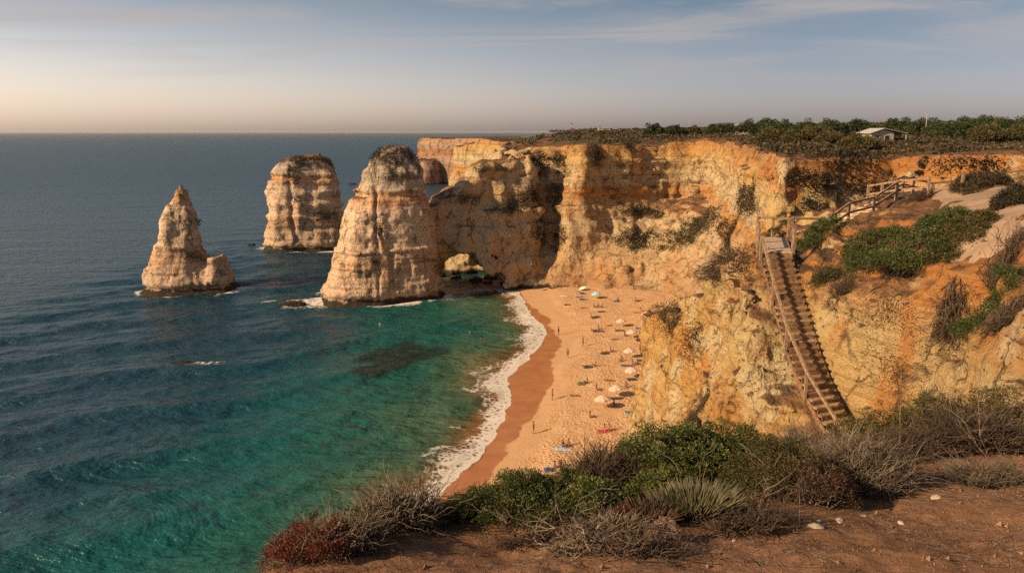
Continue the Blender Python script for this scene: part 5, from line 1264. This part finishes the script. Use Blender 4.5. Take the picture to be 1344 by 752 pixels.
# towels and mats
for (u,v,lab,c,rz,l) in [(740,389,'pale towel below the shaded umbrellas','white',H,1.9),(762,390,'blue towel in the shade left of the light blue umbrella','blue',H-.1,2.2),(766,393,'dark mat just under the blue shaded towel','dark',H,2.2),(746,400,'pair of dark bags and mat at the shade edge','dark',H,2.0),(766,404,'reddish towel at the edge of the shade','red',H,1.6),(811,396,'blue towel under the shaded sitter','blue',1.0,2.2),(792,409,'dark long mat crossing the top of the sunlit sand','dark',H+.1,2.6),(783,417,'dark mat under the upper lying pair','olive',H+.15,2.6),(880,413,'dark mat near the far corner of the sand','dark',H,2.4),(865,422,'blue sheet close to the spur','navy',H+.15,2.8),(816,434,'dark narrow mat right of the upper left sitter','dark',H,2.6),(842,431,'blue windbreak cloth spread behind a cream umbrella','blue',H,2.4),(786,435,'dark mat under the upper left sitter','dark',H,2.4),(845,447,'dark mat under the pair by the windbreak','dark',H,3.0),(853,455,'thin dark mat right below the windbreak pair','olive',H,2.0),(797,464,'dark mat under the lone sitter','dark',H,2.6),(776,482,'dark mat at the left edge of the crowd','dark',H,2.6),(824,480,'blue towel in the crowded group','blue',H-.2,2.4),(846,473,'dark towel right behind the crowded group','dark',H,2.4),(850,484,'pinkish sheet right of the crowded group','pink',H,2.6),(832,498,'thin dark mat below the crowded umbrella','dark',H,2.2),(854,498,'olive bag pile and mat next to the spur','olive',H+.4,1.8),(767,504,'green towel near the smooth sand','green',H,2.4),(810,523,'dark mat in the shade of the upper large umbrella','dark',H,2.0),(795,566,'red towel under the two reddish people','red',H+.1,2.4),(741,589,'bright blue towel low on the sand','sky',H,2.3),(724,616,'navy towel just above the bushes','blue',H,1.9)]:
    towel(u,v,lab,c,rz,1.0,l)
for (u,v,p_,lab,rz,c) in [(820,441,'sit','person sitting left of the blue windbreak umbrella',.8,'black'),(808,446,'lie','person lying just below the upper dark narrow mat',1.5,'blue'),(815,474,'sit','person sitting right below the lone middle umbrella',-.6,'red'),(842,466,'sit','person sitting between the middle umbrella and the spur',.4,'black'),(846,480,'lie','person lying on the pinkish sheet',1.5,'teal'),(800,500,'lie','person lying on bare sand left of the upper large umbrella',1.3,'black'),(783,512,'sit','person sitting on bare sand left of the nearest umbrella',1.0,'orange'),(822,508,'sit','person sitting right beside the upper large umbrella',-.4,'blue'),(765,455,'stand','person standing at the edge of the footprints level with the middle umbrella',2.2,'red'),(745,470,'stand','person walking along the smooth sand in the middle of the beach',.3,'blue'),(733,440,'stand','person standing at the damp sand edge in the upper beach',1.0,'black'),(806,533,'sit','person sitting in front of the nearest umbrella',.6,'teal'),(755,520,'lie','person sunbathing on open sand near the green towel',1.4,'red'),(775,548,'sit','person sitting alone below the nearest umbrella',1.2,'black')]:
    person(u,v,p_,lab,rz,1,0,c)
lounger(764,386,'dark blue sunbed in the shade below the tipped umbrella','navy',H)
lounger(838,522,'blue sunbed half hidden by the spur foot','navy',-H)
lounger(826,543,'teal sunbed with raised back right of the nearest umbrella','teal',-H)
print('beach',round(time.time()-T0,1))
#@@OB1

# ------------------------------------------------------------------ sea air
m=MB(); m.box((0,15000,20),(90000,120000,60)); t=NT('sea_haze'); pv=t.n('ShaderNodeVolumePrincipled'); pv.inputs['Color'].default_value=(.86,.80,.78,1); pv.inputs['Density'].default_value=.00003; pv.inputs['Anisotropy'].default_value=.3
t.t.links.new(pv.outputs[0],t.out.inputs['Volume']); hz_=m.build('haze',t.m); tag(hz_,'thin warm sea haze softening the far headland and horizon','haze',kind='stuff')
# ------------------------------------------------------------------ light, sky, camera
SUN_EL=math.radians(29); SUN_DIR=Vector((-1,-.48,0)).normalized()    # towards the sun, on the ground
w=bpy.data.worlds.new('World'); sc.world=w; w.use_nodes=True; nt=w.node_tree; nt.nodes.clear()
def N(typ,**kw):
    nd=nt.nodes.new(typ)
    for k,v in kw.items(): setattr(nd,k,v)
    return nd
out=N('ShaderNodeOutputWorld');bg=N('ShaderNodeBackground'); sky=N('ShaderNodeTexSky',sky_type='NISHITA')
sky.sun_disc=False; sky.sun_elevation=SUN_EL
sky.sun_rotation=math.atan2(SUN_DIR.x,SUN_DIR.y)
sky.altitude=0; sky.air_density=1.0; sky.dust_density=1.2; sky.ozone_density=1.5
L=nt.links.new
tc=N('ShaderNodeTexCoord'); sep=N('ShaderNodeSeparateXYZ'); L(tc.outputs['Generated'],sep.inputs[0])
mz=N('ShaderNodeMath',operation='ADD'); L(sep.outputs[2],mz.inputs[0]); mz.inputs[1].default_value=.06
dv=N('ShaderNodeVectorMath',operation='DIVIDE'); cmb=N('ShaderNodeCombineXYZ'); [L(mz.outputs[0],cmb.inputs[i]) for i in range(3)]
L(tc.outputs['Generated'],dv.inputs[0]); L(cmb.outputs[0],dv.inputs[1])
mp=N('ShaderNodeMapping'); mp.inputs['Rotation'].default_value=(0,0,.55); mp.inputs['Scale'].default_value=(.20,.50,0); L(dv.outputs[0],mp.inputs[0])
nz=N('ShaderNodeTexNoise'); nz.inputs['Scale'].default_value=1.2; nz.inputs['Detail'].default_value=8; nz.inputs['Roughness'].default_value=.6; nz.inputs['Distortion'].default_value=1.5; L(mp.outputs[0],nz.inputs[0])
cr=N('ShaderNodeMapRange',interpolation_type='SMOOTHSTEP'); L(nz.outputs[0],cr.inputs[0]); cr.inputs[1].default_value=.42; cr.inputs[2].default_value=.70; cr.inputs[4].default_value=.8
el=N('ShaderNodeMapRange',interpolation_type='SMOOTHSTEP'); L(sep.outputs[2],el.inputs[0]); el.inputs[1].default_value=.03; el.inputs[2].default_value=.14
cm=N('ShaderNodeMath',operation='MULTIPLY'); L(cr.outputs[0],cm.inputs[0]); L(el.outputs[0],cm.inputs[1])
hs0=N('ShaderNodeHueSaturation'); hs0.inputs['Saturation'].default_value=.68; L(sky.outputs[0],hs0.inputs['Color'])
# thin evening dust: warm and bright towards the sun's side, mauve and dull away from it
ax1=N('ShaderNodeMapRange',interpolation_type='SMOOTHSTEP'); L(sep.outputs[0],ax1.inputs[0]); ax1.inputs[1].default_value=-.75; ax1.inputs[2].default_value=.45
hz=N('ShaderNodeMix',data_type='RGBA'); L(ax1.outputs[0],hz.inputs[0]); hz.inputs[6].default_value=(1.55,1.24,1.16,1); hz.inputs[7].default_value=(.52,.46,.53,1)
hi=N('ShaderNodeMix',data_type='RGBA'); L(ax1.outputs[0],hi.inputs[0]); hi.inputs[6].default_value=(.48,.51,.53,1); hi.inputs[7].default_value=(.19,.27,.31,1)
ez=N('ShaderNodeMapRange',interpolation_type='SMOOTHSTEP'); L(sep.outputs[2],ez.inputs[0]); ez.inputs[1].default_value=.0; ez.inputs[2].default_value=.22
tn=N('ShaderNodeMix',data_type='RGBA'); L(ez.outputs[0],tn.inputs[0]); L(hz.outputs[2],tn.inputs[6]); L(hi.outputs[2],tn.inputs[7])
hs=N('ShaderNodeMix',data_type='RGBA',blend_type='MULTIPLY'); hs.inputs[0].default_value=1; L(hs0.outputs[0],hs.inputs[6]); L(tn.outputs[2],hs.inputs[7])
mixc=N('ShaderNodeMix',data_type='RGBA'); L(cm.outputs[0],mixc.inputs[0]); L(hs.outputs[2],mixc.inputs[6]); mixc.inputs[7].default_value=(3.0,2.7,2.6,1)
L(mixc.outputs[2],bg.inputs[0]); bg.inputs[1].default_value=.115; L(bg.outputs[0],out.inputs[0])
sd=bpy.data.lights.new('sun','SUN'); sd.energy=5.0; sd.angle=math.radians(.6); sd.color=(1,.72,.40)
so=bpy.data.objects.new('sun',sd); C.objects.link(so)
dirv=Vector((SUN_DIR.x*math.cos(SUN_EL),SUN_DIR.y*math.cos(SUN_EL),math.sin(SUN_EL)))
so.rotation_euler=dirv.to_track_quat('Z','Y').to_euler(); so.location=dirv*200
cd=bpy.data.cameras.new('camera'); cam=bpy.data.objects.new('camera',cd); C.objects.link(cam); sc.camera=cam
cam.location=(0,0,EYE); cam.rotation_euler=(math.pi/2-PITCH,0,0); cd.sensor_width=36; cd.lens=36*FPX/1344; cd.clip_start=.1; cd.clip_end=200000
vs=sc.view_settings; vs.view_transform='Standard'; vs.look='None'; vs.gamma=1; vs.use_curve_mapping=False; vs.exposure=0.52
sc.cycles.max_bounces=6; sc.cycles.diffuse_bounces=3; sc.cycles.glossy_bounces=3; sc.cycles.transparent_max_bounces=8; sc.cycles.caustics_reflective=False
sc.cycles.use_denoising=False; sc.cycles.sample_clamp_direct=3.0; sc.cycles.sample_clamp_indirect=3.0
print('script',round(time.time()-T0,1))
